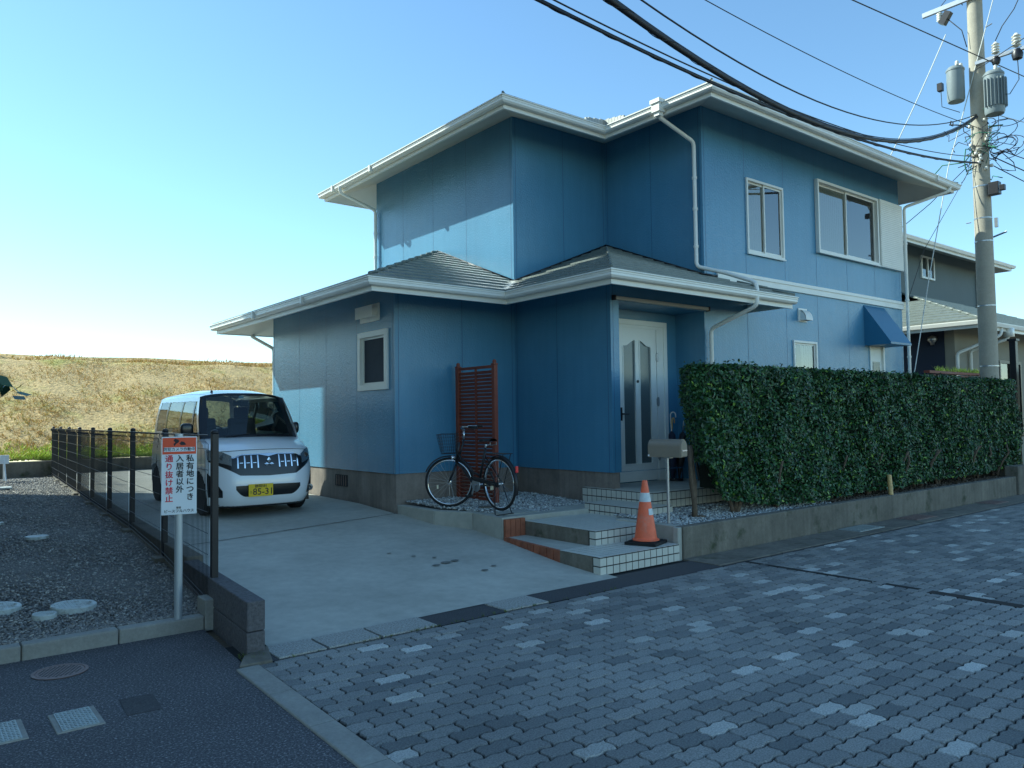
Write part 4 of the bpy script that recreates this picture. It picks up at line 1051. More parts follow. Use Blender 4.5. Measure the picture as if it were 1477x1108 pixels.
# steering assembly, turned to the left
FR = bpy.data.objects.new('front_assembly', None); COL.objects.link(FR); FR.parent = BK; ORG[FR.name] = (0, 0, 0)
STEER = 46
def steer(o):
    a = math.radians(STEER); R = Matrix.Translation((0, 1.03, 0)) @ Matrix.Rotation(a, 4, 'Z') @ Matrix.Translation((0, -1.03, 0))
    o.data.transform(R) if o.type == 'MESH' else None
parts0 = set(bpy.data.objects)
bpy.data.objects.remove(FR)
fc = (0, 1.08, R_-.005)
ft = wheel(BK, fc); fender(BK, 1.08, fc[2], 25, 165)
m = MB()
for s in (-1, 1): m.tube([(s*.05, 1.08, fc[2]), (s*.048, 1.04, fc[2]+.1), (s*.042, .965, .60)], .010, 8)
m.tube([(-.042, .962, .605), (.042, .962, .605)], .014, 8); m.tube([(0, .955, .60), (0, .865, .90)], .014, 10); m.build('fork', 'blackm', BK, smooth=True)
m = MB(); m.tube([(0, .865, .90), (0, .845, 1.02)], .012, 10); m.tube([(-.06, .86, 1.03), (.06, .86, 1.03)], .013, 8)
hb_ = MB()
for s in (-1, 1): hb_.tube([(0, .86, 1.02), (s*.10, .88, 1.06), (s*.22, .83, 1.08), (s*.26, .66, 1.07)], .011, 8)
hb_.tube([(0, .865, .9), (0, .86, 1.02)], .013, 8)
hbo = hb_.build('handlebar', 'chrome', BK, smooth=True)
m = MB()
for s in (-1, 1): m.tube([(s*.248, .76, 1.075), (s*.262, .64, 1.068)], .017, 10)
m.build('grip', 'rubber', hbo, smooth=True)
m = MB()
for s in (-1, 1): m.tube([(s*.20, .86, 1.07), (s*.24, .80, 1.04), (s*.25, .68, 1.035)], .005, 6)
m.build('brake_lever', 'blackm', hbo, smooth=True)
# basket
bs = MB(); bx, by0, by1, bz0, bz1 = .17, .96, 1.20, .72, .98
def bk(t, z): # ring point at param t in 0..4 and height
    k = (z-bz0)/(bz1-bz0); wx_ = .125+.05*k; fy = by1+.05*k-.04; ry = by0-.0
    c = [(-wx_, ry), (wx_, ry), (wx_, fy), (-wx_, fy)]; i = int(t) % 4; a, b = c[i], c[(i+1) % 4]; q = t-int(t)
    return (a[0]+(b[0]-a[0])*q, a[1]+(b[1]-a[1])*q, z)
for k in range(7):
    z = bz0+(bz1-bz0)*k/6; bs.tube([bk(t/4, z) for t in range(0, 16)]+[bk(0, z)], .0035 if k == 6 else .0018, 5)
for t in np.arange(0, 4, .125): bs.tube([bk(t, bz0), bk(t, bz1)], .0018, 4)
for k in range(9):
    a = bk(0+k/8, bz0); b = bk(3-k/8, bz0); bs.tube([a, b], .0018, 4)
bs.build('basket', 'blackm', BK)
m = MB(); m.lathe([(.004, -.05), (.024, -.04), (.034, 0), (.03, .012), (.004, .016)], 16, (.0, 1.03, .66), Matrix.Rotation(-math.pi/2, 3, 'X')); m.build('headlight', 'chrome', BK, smooth=True)
for o in set(bpy.data.objects)-parts0:
    try: steer(o)
    except ReferenceError: pass

# ================================================================== UMBRELLAS on the porch
US = thing('umbrella_stand', (9.50, 7.86, .62), 'dark umbrella stand on the porch right of the door', 'umbrella stand', local=True)
m = MB()
for z in (.02, .24, .46): m.torus((0, 0, z), .11, .006, 'z', 24, 6)
for k in range(10): a = 2*math.pi*k/10; m.tube([(.11*math.cos(a), .11*math.sin(a), .02), (.11*math.cos(a), .11*math.sin(a), .46)], .004, 5)
m.build('rack', 'blackm', US); m = MB(); m.lathe([(.01, 0), (.115, 0), (.115, .02), (.01, .02)], 20); m.build('tray', 'blackm', US)
def umbrella(x, y, lean, cloth, handle, lab, h=.95):
    u = thing('umbrella', (x, y, .645), lab, 'umbrella', 'umbrellas in the porch stand', local=True); u.rotation_euler = lean
    m = MB(); pr = []
    for k in range(9): z = .05+k*.08; pr.append((.010+.058*math.sin(min(1, (k+.5)/8)*2.4), z))
    m.lathe([(.004, .0)]+pr+[(.01, .74)], 10); m.build('canopy', cloth, u, smooth=True)
    m = MB(); m.tube([(0, 0, -.0), (0, 0, h-.14)], .006, 6); m.build('shaft', 'steel', u)
    m = MB(); m.tube([(0, 0, h-.18), (0, 0, h-.05)]+[(.045-.045*math.cos(a), 0, h-.05+.045*math.sin(a)) for a in np.linspace(.4, math.pi, 7)]+[(.09, 0, h-.09)], .011, 8); m.build('handle', handle, u, smooth=True)
umbrella(9.42, 7.86, (.04, -.06, .3), 'navy', 'yellow', 'navy umbrella with a tan hooked handle, leftmost in the porch stand')
umbrella(9.49, 7.88, (-.03, -.03, -.4), 'navy', 'porcelain', 'navy umbrella with a white hooked handle, tallest in the porch stand', 1.04)
umbrella(9.54, 7.83, (.05, .12, .2), 'blackm', 'steel', 'black umbrella with a grey hooked handle, rightmost in the porch stand', .93)
m = MB()
m.lathe([(.02, 0), (.13, 0), (.14, .1), (.14, .5), (.15, .66), (.12, .80), (.05, .86), (.01, .87)], 18, (9.90, 7.5, .62))
m.v = [(x+.02*math.sin(z*14), y+.015*math.sin(z*9+x*20), z) for x, y, z in m.v]
tag(m.build('covered_bag', 'teal', smooth=True, org=(9.86, 7.5, .62)), 'tall dark green covered bag standing on the porch by the hedge', 'bag')
m = MB(); m.tube([(9.74, 7.60, .62), (9.72, 7.72, 1.35)], .02, 8); m.tube([(9.80, 7.60, .62), (9.76, 7.76, 1.30)], .012, 8)
tag(m.build('walking_sticks', 'blackm', org=(9.75, 7.6, .62)), 'two thin dark sticks leaning between the umbrella stand and the covered bag', 'sticks')

# ================================================================== MESH FENCE
FN = thing('mesh_fence', (2.03, 6.45, 0), 'long black steel mesh fence along the gravel lot', 'fence')
def fpos(k): y = 6.45+2.0*k; return 2.045+.069*(y-6.45), y
for k in range(9):
    x, y = fpos(k); z0 = grav_z(y)-.03 if k else .22
    m = MB(); m.box(x-.026, x+.026, y-.026, y+.026, z0, 1.525); p = m.build('post', 'blackm', FN, bevel=.004)
    m = MB(); m.lathe([(.030, 0), (.032, .012), (.024, .028), (.004, .034)], 12, (x, y, 1.525)); m.build('cap', 'blackm', p, smooth=True)
    if k:
        m = MB(); m.box(x-.11, x+.11, y-.10, y+.10, grav_z(y)-.1, grav_z(y)+.025); m.build('footing', 'concrete_d', p, bevel=.008)
for k in range(8):
    xa, ya = fpos(k); xb, yb = fpos(k+1); a = Vector((xa-.04, ya+.03, 0)); b = Vector((xb-.04, yb-.03, 0)); m = MB()
    zs = [.40, .46, .62, .80, .98, 1.16, 1.34, 1.46, 1.50]
    zo = [grav_z(y)+.06 for y in (ya, yb)]
    za0 = min(.36, zo[0]+.0); 
    nv = 42
    for i in range(nv+1):
        t = i/nv; p = a.lerp(b, t); zb_ = (grav_z(ya)*(1-t)+grav_z(yb)*t)+.05
        m.tube([(p.x, p.y, zb_), (p.x, p.y, 1.44), (p.x-.03, p.y, 1.47), (p.x-.03, p.y, 1.50), (p.x, p.y, 1.515)], .0021, 4, False)
    hs = [('o', .05), ('o', .09)]+[('z', z) for z in (.55, .72, .89, 1.06, 1.23, 1.40, 1.515)]
    for tp, z in hs:
        z1_, z2_ = (z, z) if tp == 'z' else (grav_z(ya)+z, grav_z(yb)+z)
        m.tube([(a.x-.003, a.y, z1_), (b.x-.003, b.y, z2_)], .0030, 5, False)
    m.build('mesh_panel', 'blackm', FN)
m = MB(); m.prism([(1.935, 6.32), (2.155, 6.315), (2.155, 6.53), (1.935, 6.53)], -.02, .225)
tag(m.build('post_block', 'curb', bevel=.01, org=(2.04, 6.42, 0)), 'square concrete block under the first fence post', 'concrete block')

# ================================================================== SIGN
SG = thing('notice_sign', (1.745, 6.36, .11), 'white private property notice with orange header on a pale post', 'sign', rz=math.radians(-12), local=True)
m = MB(); m.tube([(0, 0, -.1), (0, 0, 1.42)], .030, 16); m.build('post', 'pole', SG, smooth=True, auto=40)
bwid, bz_0, bz_1, yb_ = .122, .80, 1.40, -.034
m = MB(); m.box(-bwid-.004, bwid+.004, yb_-.004, yb_+.004, bz_0, bz_1); bd_ = m.build('board', 'signwhite', SG, bevel=.001)
m = MB(); m.box(-bwid+.002, bwid-.002, yb_-.0052, yb_-.0042, bz_1-.135, bz_1-.008); m.build('header', 'orange', bd_)
pl_ = lambda cx, cz: (lambda x, y, z: (cx+x, yb_-.0062-z, cz+y))
m = MB(); m.box(-bwid+.012, bwid-.012, yb_-.0060, yb_-.0053, bz_1-.115, bz_1-.082); m.build('white_strip', 'signwhite', bd_)
m = MB()
text_into(m, '防犯カメラ作動中', .0285, pl_(0, bz_1-.099), bold=.0008)
cols = ('私有地につき', .078, 'ink'), ('入居者以外', .004, 'ink')
for s, x, mt in cols:
    for i, ch in enumerate(s): text_into(m, ch, .0585, pl_(x, bz_1-.172-i*.0595), bold=.0022)
text_into(m, '管理', .017, pl_(-.004, bz_0+.052), bold=.0006); text_into(m, 'ピースフルハウス', .027, pl_(0, bz_0+.026), bold=.0004)
# small camera emblem in the header
m.add([pl_(-.012, bz_1-.044)(x, y, 0) for x, y in ((-.03, .012), (-.022, .03), (0, .024), (.012, .012), (.004, -.002), (-.012, -.012), (-.024, -.03), (-.03, -.012), (-.018, .002))], [tuple(range(9))])
m.add([pl_(.022, bz_1-.052)(x, y, 0) for x, y in ((-.022, .0), (-.008, .016), (.012, .010), (.026, -.010), (.010, -.014), (-.012, -.014))], [tuple(range(6))])
m.build('lettering', 'ink', bd_)
m = MB()
for i, ch in enumerate('通り抜け禁止'): text_into(m, ch, .0585, pl_(-.072, bz_1-.172-i*.0615), bold=.0022)
m.build('red_lettering', 'red', bd_)

# ================================================================== CAR
CAR = thing('parked_car', (3.99, 10.28, .345), 'small tall white van-like car parked beside the blue house', 'car', local=True)
CAR.rotation_euler = (math.radians(.4), 0, math.radians(-.8))
WB = .7375
def prof(z): return float(np.interp(z, [.15, .22, .35, .6, .85, 1.0, 1.1], [.93, .965, .995, 1.0, .985, .955, .935]))
def yf(z): return float(np.interp(z, [.12, .17, .24, .35, .5, .6, .75, .85, .90, .93], [.13, .07, .03, .0, .005, .02, .05, .085, .12, .16]))
def front(s, z, off=0):
    a = abs(s); y = yf(z)+.05*a**2+.30*max(0, (a-.45)/.55)**2.6
    return (s*WB*prof(z)*(1+0*off), y-off, z)
def hoodz(s): return .905-.035*abs(s)**2.5
B = MB()
B.grid(lambda u, v: front(-1+2*u, .15+(hoodz(-1+2*u)-.15)*v), 36, 16)
def cowl(s): return (s*.665, .72+.10*s*s, 1.055-.02*s*s)
def hood(u, v):
    s = -1+2*u; a = Vector(front(s, hoodz(s))); c = Vector(cowl(s)); p = a.lerp(c, v); p.z += .035*math.sin(v*math.pi)**.8*(1-.25*s*s); return tuple(p)
B.grid(hood, 30, 10)
def belt(y): return float(np.interp(y, [.4, .8, 1.3, 3.4], [.90, 1.03, 1.07, 1.10]))
WY = (.70, 3.10-.03)
def zlo(y):
    z = .20
    for c in WY:
        d = abs(y-c)
        if d < .335: z = max(z, .27+math.sqrt(.335**2-d*d))
    return z
def sidef(sg):
    def f(u, v):
        y0 = front(1, .5)[1]; yb = 3.30; y = y0+(yb-y0)*u
        zl = zlo(y); zt = belt(y) if y > .6 else hoodz(1)+(belt(y)-hoodz(1))*(y-y0)/(.6-y0); z = zl+(zt-zl)*v
        ys = y if u > .02 else front(1, z)[1]
        return (sg*WB*prof(z), ys, z)
    return f
B.grid(sidef(1), 110, 8); B.grid(sidef(-1), 110, 8, True)
# fender top strip between side and hood/cowl
for sg in (-1, 1):
    def ft_(u, v):
        y0 = front(1, .87)[1]; y = y0+(.82-y0)*u; zt = belt(y) if y > .6 else hoodz(1)+(belt(.6)-hoodz(1))*(y-y0)/(.6-y0)
        a = Vector((sg*WB*prof(zt), y, zt)); b = Vector(hood((sg+1)/2, u)); return tuple(a.lerp(b, v))
    B.grid(ft_, 10, 2, sg < 0)
# greenhouse rail & roof
RX_, RZ_ = .605, 1.625
def roof(u, v):
    s = -1+2*u; y = 1.10+v*2.13; y += .06*s*s*(1-v)
    g_ = np.interp(y, [1.08, 1.5, 2.2, 3.3], [.42, .85, 1.0, .75]); x = s*(RX_-.0)
    return (x, y, RZ_+.135*g_*(1-abs(s)**3.2)-.0)
B.grid(roof, 24, 16)
def rail(sg, y): return Vector((sg*RX_, y, RZ_))
def beltp(sg, y): z = belt(y); return Vector((sg*WB*prof(z), y, z))
def patch(mb, sg, ya0, ya1, yb0, yb1, t0=0, t1=1, off=0):
    """side patch between belt (ya) and rail (yb)"""
    def f(u, v):
        a = beltp(sg, ya0+(ya1-ya0)*u); b = rail(sg, yb0+(yb1-yb0)*u); w_ = t0+(t1-t0)*v; p = a.lerp(b, w_); p.x += sg*(.022*math.sin(w_*math.pi)+off); return tuple(p)
    mb.grid(f, 3, 6, sg < 0)
for sg in (-1, 1):
    gl_s = MB(); PIL = []
    # pillars (body colour A and rear, black B)
    patch(B, sg, .74, .84, 1.10, 1.18); patch(B, sg, 3.20, 3.32, 3.10, 3.22)
    patch(B, sg, .84, 3.20, 1.18, 3.10, .90, 1.0); patch(B, sg, .84, 3.20, 1.18, 3.10, 0, .05)
    for ya, yb in ((1.12, 1.22), (1.80, 1.80), (2.60, 2.58)):
        pil = MB(); patch(pil, sg, ya, ya+.07, yb, yb+.07, .05, .90, .002); PIL.append(pil)
    patch(gl_s, sg, .84, 3.20, 1.18, 3.10, .05, .90, -.004)
    sw = gl_s.build('side_window', 'carglass', CAR, smooth=True)
    for pil in PIL: pil.build('door_pillar', 'carblack', sw, smooth=True)
# rear
B.grid(lambda u, v: ((-1+2*u)*(WB*prof(.2+.9*v) if v < 1 else 0), 3.38-.09*abs(-1+2*u)**4, .2+.9*v), 16, 6, True)
for u0, u1, v0, v1 in ((0, 1, 0, .12), (0, 1, .86, 1), (0, .1, .12, .86), (.9, 1, .12, .86)):
    def rr_(u, v):
        uu, vv = u0+(u1-u0)*u, v0+(v1-v0)*v; s = -1+2*uu; xw_ = WB*prof(1.1)+(RX_-WB*prof(1.1))*vv
        z_ = 1.1+(RZ_-1.1)*vv; rp = roof(uu, 1.0)
        return (s*xw_, (3.38-.09*abs(s)**4)*(1-vv)+rp[1]*vv, z_+(rp[2]-RZ_)*vv**3)
    B.grid(rr_, 10, 3, True)
body = B.build('body', 'carpaint', CAR, smooth=True, auto=38)
m = MB()
def rw(u, v):
    uu, vv = .1+.8*u, .12+.74*v; s = -1+2*uu; xw_ = WB*prof(1.1)+(RX_-WB*prof(1.1))*vv; z_ = 1.1+(RZ_-1.1)*vv; rp = roof(uu, 1.0)
    return (s*xw_, (3.375-.09*abs(s)**4)*(1-vv)+rp[1]*vv, z_+(rp[2]-RZ_)*vv**3)
m.grid(rw, 8, 4, True); m.build('rear_window', 'darkglass', CAR, smooth=True)
# windshield with black border
def ws(u, v, off=0):
    s = -1+2*u; a = Vector(cowl(s)); b = Vector(roof(u, 0)); b.x = s*.565 if abs(s) > .999 else b.x*.935; p = a.lerp(b, v); p.y -= .035*math.sin(v*math.pi)*(1-.2*s*s)+off; p.z += off*.5; return tuple(p)
m = MB(); m.grid(lambda u, v: ws(.045+.91*u, .05+.90*v), 16, 8); wsn = m.build('windshield', 'carglass', CAR, smooth=True)
m = MB()
for u0, u1, v0, v1 in ((0, 1, 0, .055), (0, 1, .945, 1), (0, .05, .05, .95), (.95, 1, .05, .95)): m.grid(lambda u, v: ws(u0+(u1-u0)*u, v0+(v1-v0)*v, .003), 12, 4)
m.build('windshield_border', 'carblack', wsn, smooth=True)
for sg in (-1, 1):   # A pillar outer skin
    m = MB()
    def ap(u, v):
        a = Vector(ws((sg+1)/2, v)); lo_ = beltp(sg, .80).lerp(rail(sg, 1.14), v); return tuple(a.lerp(lo_, u))
    m.grid(ap, 2, 8, sg > 0)
    m.build('front_pillar', 'carblack', body, smooth=True)
# wipers
m = MB()
for s0, s1 in ((-.55, -.02), (.1, .6)):
    p, q = Vector(ws((s0+1)/2, .01, .02)), Vector(ws((s1+1)/2, .055, .02)); m.tube([p, q], .006, 6); m.tube([Vector(ws((s0+1)/2, .0, .02))+Vector((0, -.03, -.01)), (p+q)/2], .007, 6)
m.build('wiper', 'carblack', CAR)
# front details as offset patches
def fpatch(mb, s0, s1, zl, zh, off=.004, nu=20, nv=4):
    zl_ = zl if callable(zl) else (lambda s: zl); zh_ = zh if callable(zh) else (lambda s: zh)
    def f(u, v):
        s = s0+(s1-s0)*u; return front(s, zl_(s)+(zh_(s)-zl_(s))*v, off)
    mb.grid(f, nu, nv)
gzl = lambda s: float(np.interp(abs(s), [0, .52, .66, .98], [.545, .56, .62, .745])); gzh = lambda s: float(np.interp(abs(s), [0, .5, .62, .98], [.845, .838, .80, .81]))
m = MB(); fpatch(m, -.97, .97, gzl, gzh, .004, 48, 4); grl = m.build('grille', 'carblack', CAR, smooth=True)
m = MB(); fpatch(m, -.66, .66, lambda s: gzh(s)-.012-.03*max(0, 1-abs(s)*6), gzh, .014, 40, 2)
for s in (-.56, -.44, -.32, -.20, .20, .32, .44, .56):
    fpatch(m, s-.012, s+.012, .655, lambda q: gzh(q)-.02, .012, 2, 3)
for s in (-.50, -.38, -.26, .26, .38, .50): fpatch(m, s-.030, s+.030, .72, .728, .010, 2, 1)
m.build('chrome_bar', 'chrome', grl, smooth=True)
m = MB()
for (cx_, cz_, w_, h_) in ((0, .755, .028, .038), (-.034, .70, .034, .022), (.034, .70, .034, .022)):
    y_ = front(cx_/WB, cz_, .02)[1]; m.add([(cx_-w_, y_, cz_), (cx_, y_, cz_-h_), (cx_+w_, y_, cz_), (cx_, y_, cz_+h_), (cx_, y_-.006, cz_)], [(0, 1, 4), (1, 2, 4), (2, 3, 4), (3, 0, 4)])
m.build('emblem', 'chrome', grl)
for sg in (-1, 1):
    m = MB(); fpatch(m, *( (.66, .985) if sg > 0 else (-.985, -.66) ), lambda s: float(np.interp(abs(s), [.66, .985], [.69, .765])), lambda s: float(np.interp(abs(s), [.66, .8, .985], [.82, .875, .90])), .010, 12, 5)
    hl = m.build('headlight', 'lamp', CAR, smooth=True)
    m = MB(); c = front(sg*.80, .80, .013); m.lathe([(.004, 0), (.034, 0), (.034, .006), (.028, .008), (.004, .002)], 20, c, Matrix.Rotation(math.pi/2, 3, 'X') @ Matrix.Rotation(sg*-.5, 3, 'Y')); m.build('projector', 'carblack', hl, smooth=True)
    m = MB(); fpatch(m, *( (.80, .985) if sg > 0 else (-.985, -.80) ), lambda s: .27, lambda s: float(np.interp(abs(s), [.80, .985], [.36, .60])), .004, 8, 5)
    fb = m.build('fog_lamp_surround', 'carblack', CAR, smooth=True)
    m = MB(); c = front(sg*.90, .335, .012); m.lathe([(.004, 0), (.045, 0), (.048, .012), (.038, .016), (.004, .008)], 20, c, Matrix.Rotation(math.pi/2, 3, 'X') @ Matrix.Rotation(sg*-.6, 3, 'Y')); m.build('fog_lamp', 'lamp', fb, smooth=True)
m = MB(); fpatch(m, -.60, .60, lambda s: .275+.10*max(0, (abs(s)-.42)/.18)**2, lambda s: .43-.01*abs(s), .004, 30, 3); m.build('lower_intake', 'carblack', CAR, smooth=True)
m = MB(); m.grid(lambda u, v: front(-.97+1.94*u, .125+.03*v, -.01*(1-v)), 24, 1); m.build('chin', 'carblack', CAR, smooth=True)
# plate, a little to the viewer's left
px0 = -.125
m = MB(); y_ = front(px0/WB, .36, .018)[1]; m.box(px0-.165, px0+.165, y_-.002, y_+.006, .275, .44); pt = m.build('number_plate', 'plate', CAR, bevel=.002)
m = MB(); pm_ = lambda cx, cz: (lambda x, y, z: (cx+x, y_-.0035-z, cz+y))
text_into(m, '静岡581', .048, pm_(px0, .411), bold=.0008); text_into(m, '85-31', .122, pm_(px0+.030, .335), bold=.0018); text_into(m, 'う', .04, pm_(px0-.135, .332), bold=.0006)
m.build('plate_lettering', 'ink', pt)
# panel seams, handles, indicators
for sg in (-1, 1):
    for yy_ in (1.13, 2.08, 2.98):
        m = MB(); m.tube([(sg*(WB*prof(z)+.0005), yy_ if z > .35 or yy_ < 2.9 else yy_-.1, z) for z in np.linspace(.36 if yy_ > 2.9 else .24, belt(yy_), 10)], .0035, 4); m.build('door_seam', 'carblack', body)
    for yy_ in (1.92, 2.2):
        m = MB(); z = .93; x = WB*prof(z); m.box(min(sg*x, sg*(x+.03)), max(sg*x, sg*(x+.03)), yy_-.075, yy_+.075, z-.012, z+.012); m.build('door_handle', 'carpaint', body, bevel=.006)
m = MB(); m.tube([(lambda p: (p[0], p[1]-.001, p[2]+.002))(front(s, hoodz(s)-.012, .001)) for s in np.linspace(-.97, .97, 40)], .004, 4); m.build('hood_seam', 'carblack', body)
m = MB(); m.quad(*[ws(u, v, -.004) for u, v in ((.44, .88), (.50, .88), (.50, .94), (.44, .94))]); m.build('inspection_sticker', 'signwhite', wsn)
# wheels
for sg in (-1, 1):
    for yc in WY:
        c = (sg*(WB-.10), yc, .282); R = Matrix.Rotation(math.pi/2, 3, 'Y')
        m = MB(); m.lathe([(.18, -.078), (.262, -.078), (.28, -.06), (.282, -.03), (.282, .03), (.28, .06), (.262, .078), (.18, .078)], 36, c, R); wh = m.build('wheel', 'rubber', CAR, smooth=True, auto=40)
        m = MB(); m.lathe([(.01, .055), (.05, .06), (.06, .05), (.15, .06), (.178, .075), (.183, .075), (.183, -.07), (.01, -.07)] if sg > 0 else [(.01, .07), (.183, .07), (.183, -.075), (.178, -.075), (.15, -.06), (.06, -.05), (.05, -.06), (.01, -.055)], 30, c, R); m.build('rim', 'steel', wh, smooth=True, auto=40)
    m = MB(); m.box(min(sg*.2, sg*.70), max(sg*.2, sg*.70), .36, 1.04, .25, .62); m.build('wheel_well', 'carblack', CAR)
m = MB(); m.box(-.66, .66, .25, 3.25, .16, .26); m.build('underbody', 'carblack', CAR)
# mirrors
for sg in (-1, 1):
    m = MB()
    def mr(u, v):
        a, b = u*2*math.pi, (v-.5)*math.pi; p = lambda q, e_: math.copysign(abs(q)**e_, q)
        q1, q2 = .085*p(math.cos(b), .6)*p(math.cos(a), .6), .045*p(math.cos(b), .6)*p(math.sin(a), .6)
        if sg > 0: return (.765+q2, 1.02+q1, 1.17+.085*p(math.sin(b), .6))
        return (sg*.815+q1, .98+q2, 1.17+.085*p(math.sin(b), .6))
    m.grid(mr, 20, 12); m.tube([(sg*.68, .98, 1.10), (sg*.76, .98, 1.12)], .02, 8); m.build('door_mirror', 'carblack', CAR, smooth=True)
# interior
m = MB()
for sx in (-.31, .31):
    m.box(sx-.22, sx+.22, 1.55, 2.0, .45, .78); m.obox((sx, 2.03, 1.02), (.21, .06, .30), Matrix.Rotation(-.18, 3, 'X')); m.obox((sx, 2.10, 1.40), (.11, .045, .09), Matrix.Rotation(-.15, 3, 'X'))
m.box(-.55, .55, 2.7, 2.85, .6, 1.15); m.build('seats', 'seat', CAR, bevel=.03)
m = MB(); m.grid(lambda u, v: (-.64+1.28*u, .84+.40*v, 1.04-.03*v-.02*math.sin(u*9)), 8, 4); m.box(-.62, .62, 1.22, 1.30, .6, 1.02); m.build('dashboard', 'carblack', CAR)
m = MB(); m.torus((0, 0, 0), .18, .012, 'z', 28, 6); Rm = Matrix.Rotation(1.1, 3, 'X'); m.v = [tuple(Rm @ Vector(v)+Vector((-.31, 1.38, 1.05))) for v in m.v]
m.build('steering_wheel', 'carblack', CAR, smooth=True)
m = MB(); m.box(-.11, .11, 1.17, 1.19, 1.50, 1.57); m.tube([(0, 1.17, 1.60), (0, 1.18, 1.55)], .008, 6); m.build('rear_view_mirror', 'carblack', CAR, bevel=.01)
m = MB(); p = roof(.20, .12); m.lathe([(.002, 0), (.022, 0), (.016, .02), (.006, .03)], 12, (p[0], p[1], p[2]-.004)); m.tube([(p[0], p[1], p[2]+.02), (p[0]-.02, p[1]+.06, p[2]+.17)], [.004, .002], 6); m.build('antenna', 'carblack', CAR)
m = MB()
for sg in (-1, 1): m.tube([roof((1+sg*.84)/2, k/10) for k in range(11)], .006, 5)
m.v = [(x, y, z-.003) for x, y, z in m.v]; m.build('roof_seam', 'carblack', CAR)

# ================================================================== UTILITY POLE + CABLES
UP = thing('utility_pole', (18.4, 6.6, 0), 'tall round concrete utility pole with transformers behind the hedge', 'utility pole')
PXY = (18.4, 6.6)
m = MB(); m.lathe([(.19, 0), (.182, 2), (.170, 6), (.152, 10), (.14, 13)], 28, (*PXY, 0)); m.build('pole', 'upole', UP, smooth=True, auto=60)
m = MB()
for z in (2.6, 3.9, 5.3, 5.8, 6.5):
    r = .19-.0037*z+.006; m.lathe([(r-.02, -.012), (r, -.012), (r, .012), (r-.02, .012)], 24, (*PXY, z))
m.build('steel_band', 'steel', UP, smooth=True, auto=40)
m = MB(); m.box(18.20, 18.27, 5.9, 7.62, 10.62, 10.72); m.build('crossarm', 'steel', UP)
m = MB(); m.box(18.15, 18.22, 5.0, 6.55, 9.12, 9.19); m.build('crossarm', 'steel', UP)
def insul(x, y, z, s=1., fl=1):
    m = MB(); pr = [(.02*s, 0)]
    for k in range(4): pr += [(.04*s, .03*s+k*.05*s), (.07*s, .035*s+k*.05*s), (.045*s, .055*s+k*.05*s)]
    m.lathe([(r, z_*fl) for r, z_ in pr+[(.02*s, .24*s)]], 14, (x, y, z)); return m.build('insulator', 'porcelain', UP, smooth=True)
insul(18.18, 6.15, 9.2, 1.15); insul(18.18, 5.76, 9.2, 1.3); insul(18.22, 7.25, 10.60, 1, -1)
m = MB(); m.lathe([(.02, 0), (.07, .02), (.09, .10), (.06, .18), (.02, .2)], 12, (18.18, 6.15, 8.98)); m.build('fuse_switch', 'blackm', UP, smooth=True, auto=40)
m = MB(); m.lathe([(.02, 0), (.09, .02), (.11, .12), (.07, .22), (.02, .24)], 12, (18.18, 5.75, 8.94)); m.build('fuse_switch', 'blackm', UP, smooth=True, auto=40)
m = MB(); m.obox((18.22, 7.13, 10.42), (.07, .07, .14), Matrix.Rotation(.6, 3, 'X')); m.build('fuse_switch', 'blackm', UP, smooth=True, auto=40)
def tank(x, y, z0, z1, r, fins, lab):
    m = MB(); m.lathe([(r*.2, z0), (r*.9, z0), (r, z0+.05), (r, z1-.06), (r*1.06, z1-.05), (r*1.06, z1-.02), (r*.8, z1+.04), (r*.2, z1+.06)], 28, (x, y, 0)); t = m.build('transformer', 'tank', UP, smooth=True, auto=35, label=lab)
    if fins:
        f_ = MB()
        for k in range(14):
            a = math.radians(150+k*17); f_.obox((x+math.cos(a)*(r+.02), y+math.sin(a)*(r+.02), (z0+z1)/2), (.028, .007, (z1-z0)*.34), Matrix.Rotation(a, 3, 'Z'))
        f_.build('cooling_fin', 'tank', t)
    for dx, dy in ((-.1, -.08), (.1, -.08)): b = MB(); b.lathe([(.012, 0), (.045, .01), (.03, .03), (.045, .05), (.03, .07), (.04, .09), (.01, .12)], 10, (x+dx, y+dy, z1+.02)); b.build('bushing', 'porcelain', t, smooth=True)
tank(18.1, 6.93, 8.42, 9.15, .175, False, 'smaller smooth grey transformer tank left of the pole')
tank(18.15, 6.2, 7.92, 8.80, .19, True, 'larger grey transformer tank with cooling fins right of the pole')
m = MB(); m.box(18.0, 18.12, 7.18, 7.28, 8.75, 8.92); m.tube([(18.06, 7.22, 8.76), (18.08, 7.22, 8.4), (18.2, 6.9, 8.2)], .008, 5); m.build('arrester', 'blackm', UP)
# tangle of service wires and clamps around the pole
m = MB(); mg = MB()
for k in range(34):
    a = rnd.uniform(0, 6.28); z = rnd.uniform(7.0, 8.0); r = .2; p = Vector((PXY[0]+r*math.cos(a), PXY[1]+r*math.sin(a), z)); pts = [p]
    for j in range(6): p = p+Vector((rnd.gauss(-.02, .08), rnd.gauss(0, .13), rnd.gauss(-.03, .12))); pts.append(p)
    (mg if k % 3 == 0 else m).tube(pts, rnd.choice((.007, .010, .014)), 5)
for k in range(10):
    r = rnd.uniform(.14, .45); c = Vector((PXY[0]-.1, PXY[1]-rnd.uniform(.15, .65), rnd.uniform(7.0, 7.9)))
    m.tube([c+Vector((0, r*math.cos(t), r*.6*math.sin(t))) for t in np.linspace(rnd.uniform(0, 3), rnd.uniform(4, 6.2), 12)], .008, 5)
m.build('service_wires', 'cable', UP, smooth=True); mg.build('green_wires', 'green_w', UP, smooth=True)
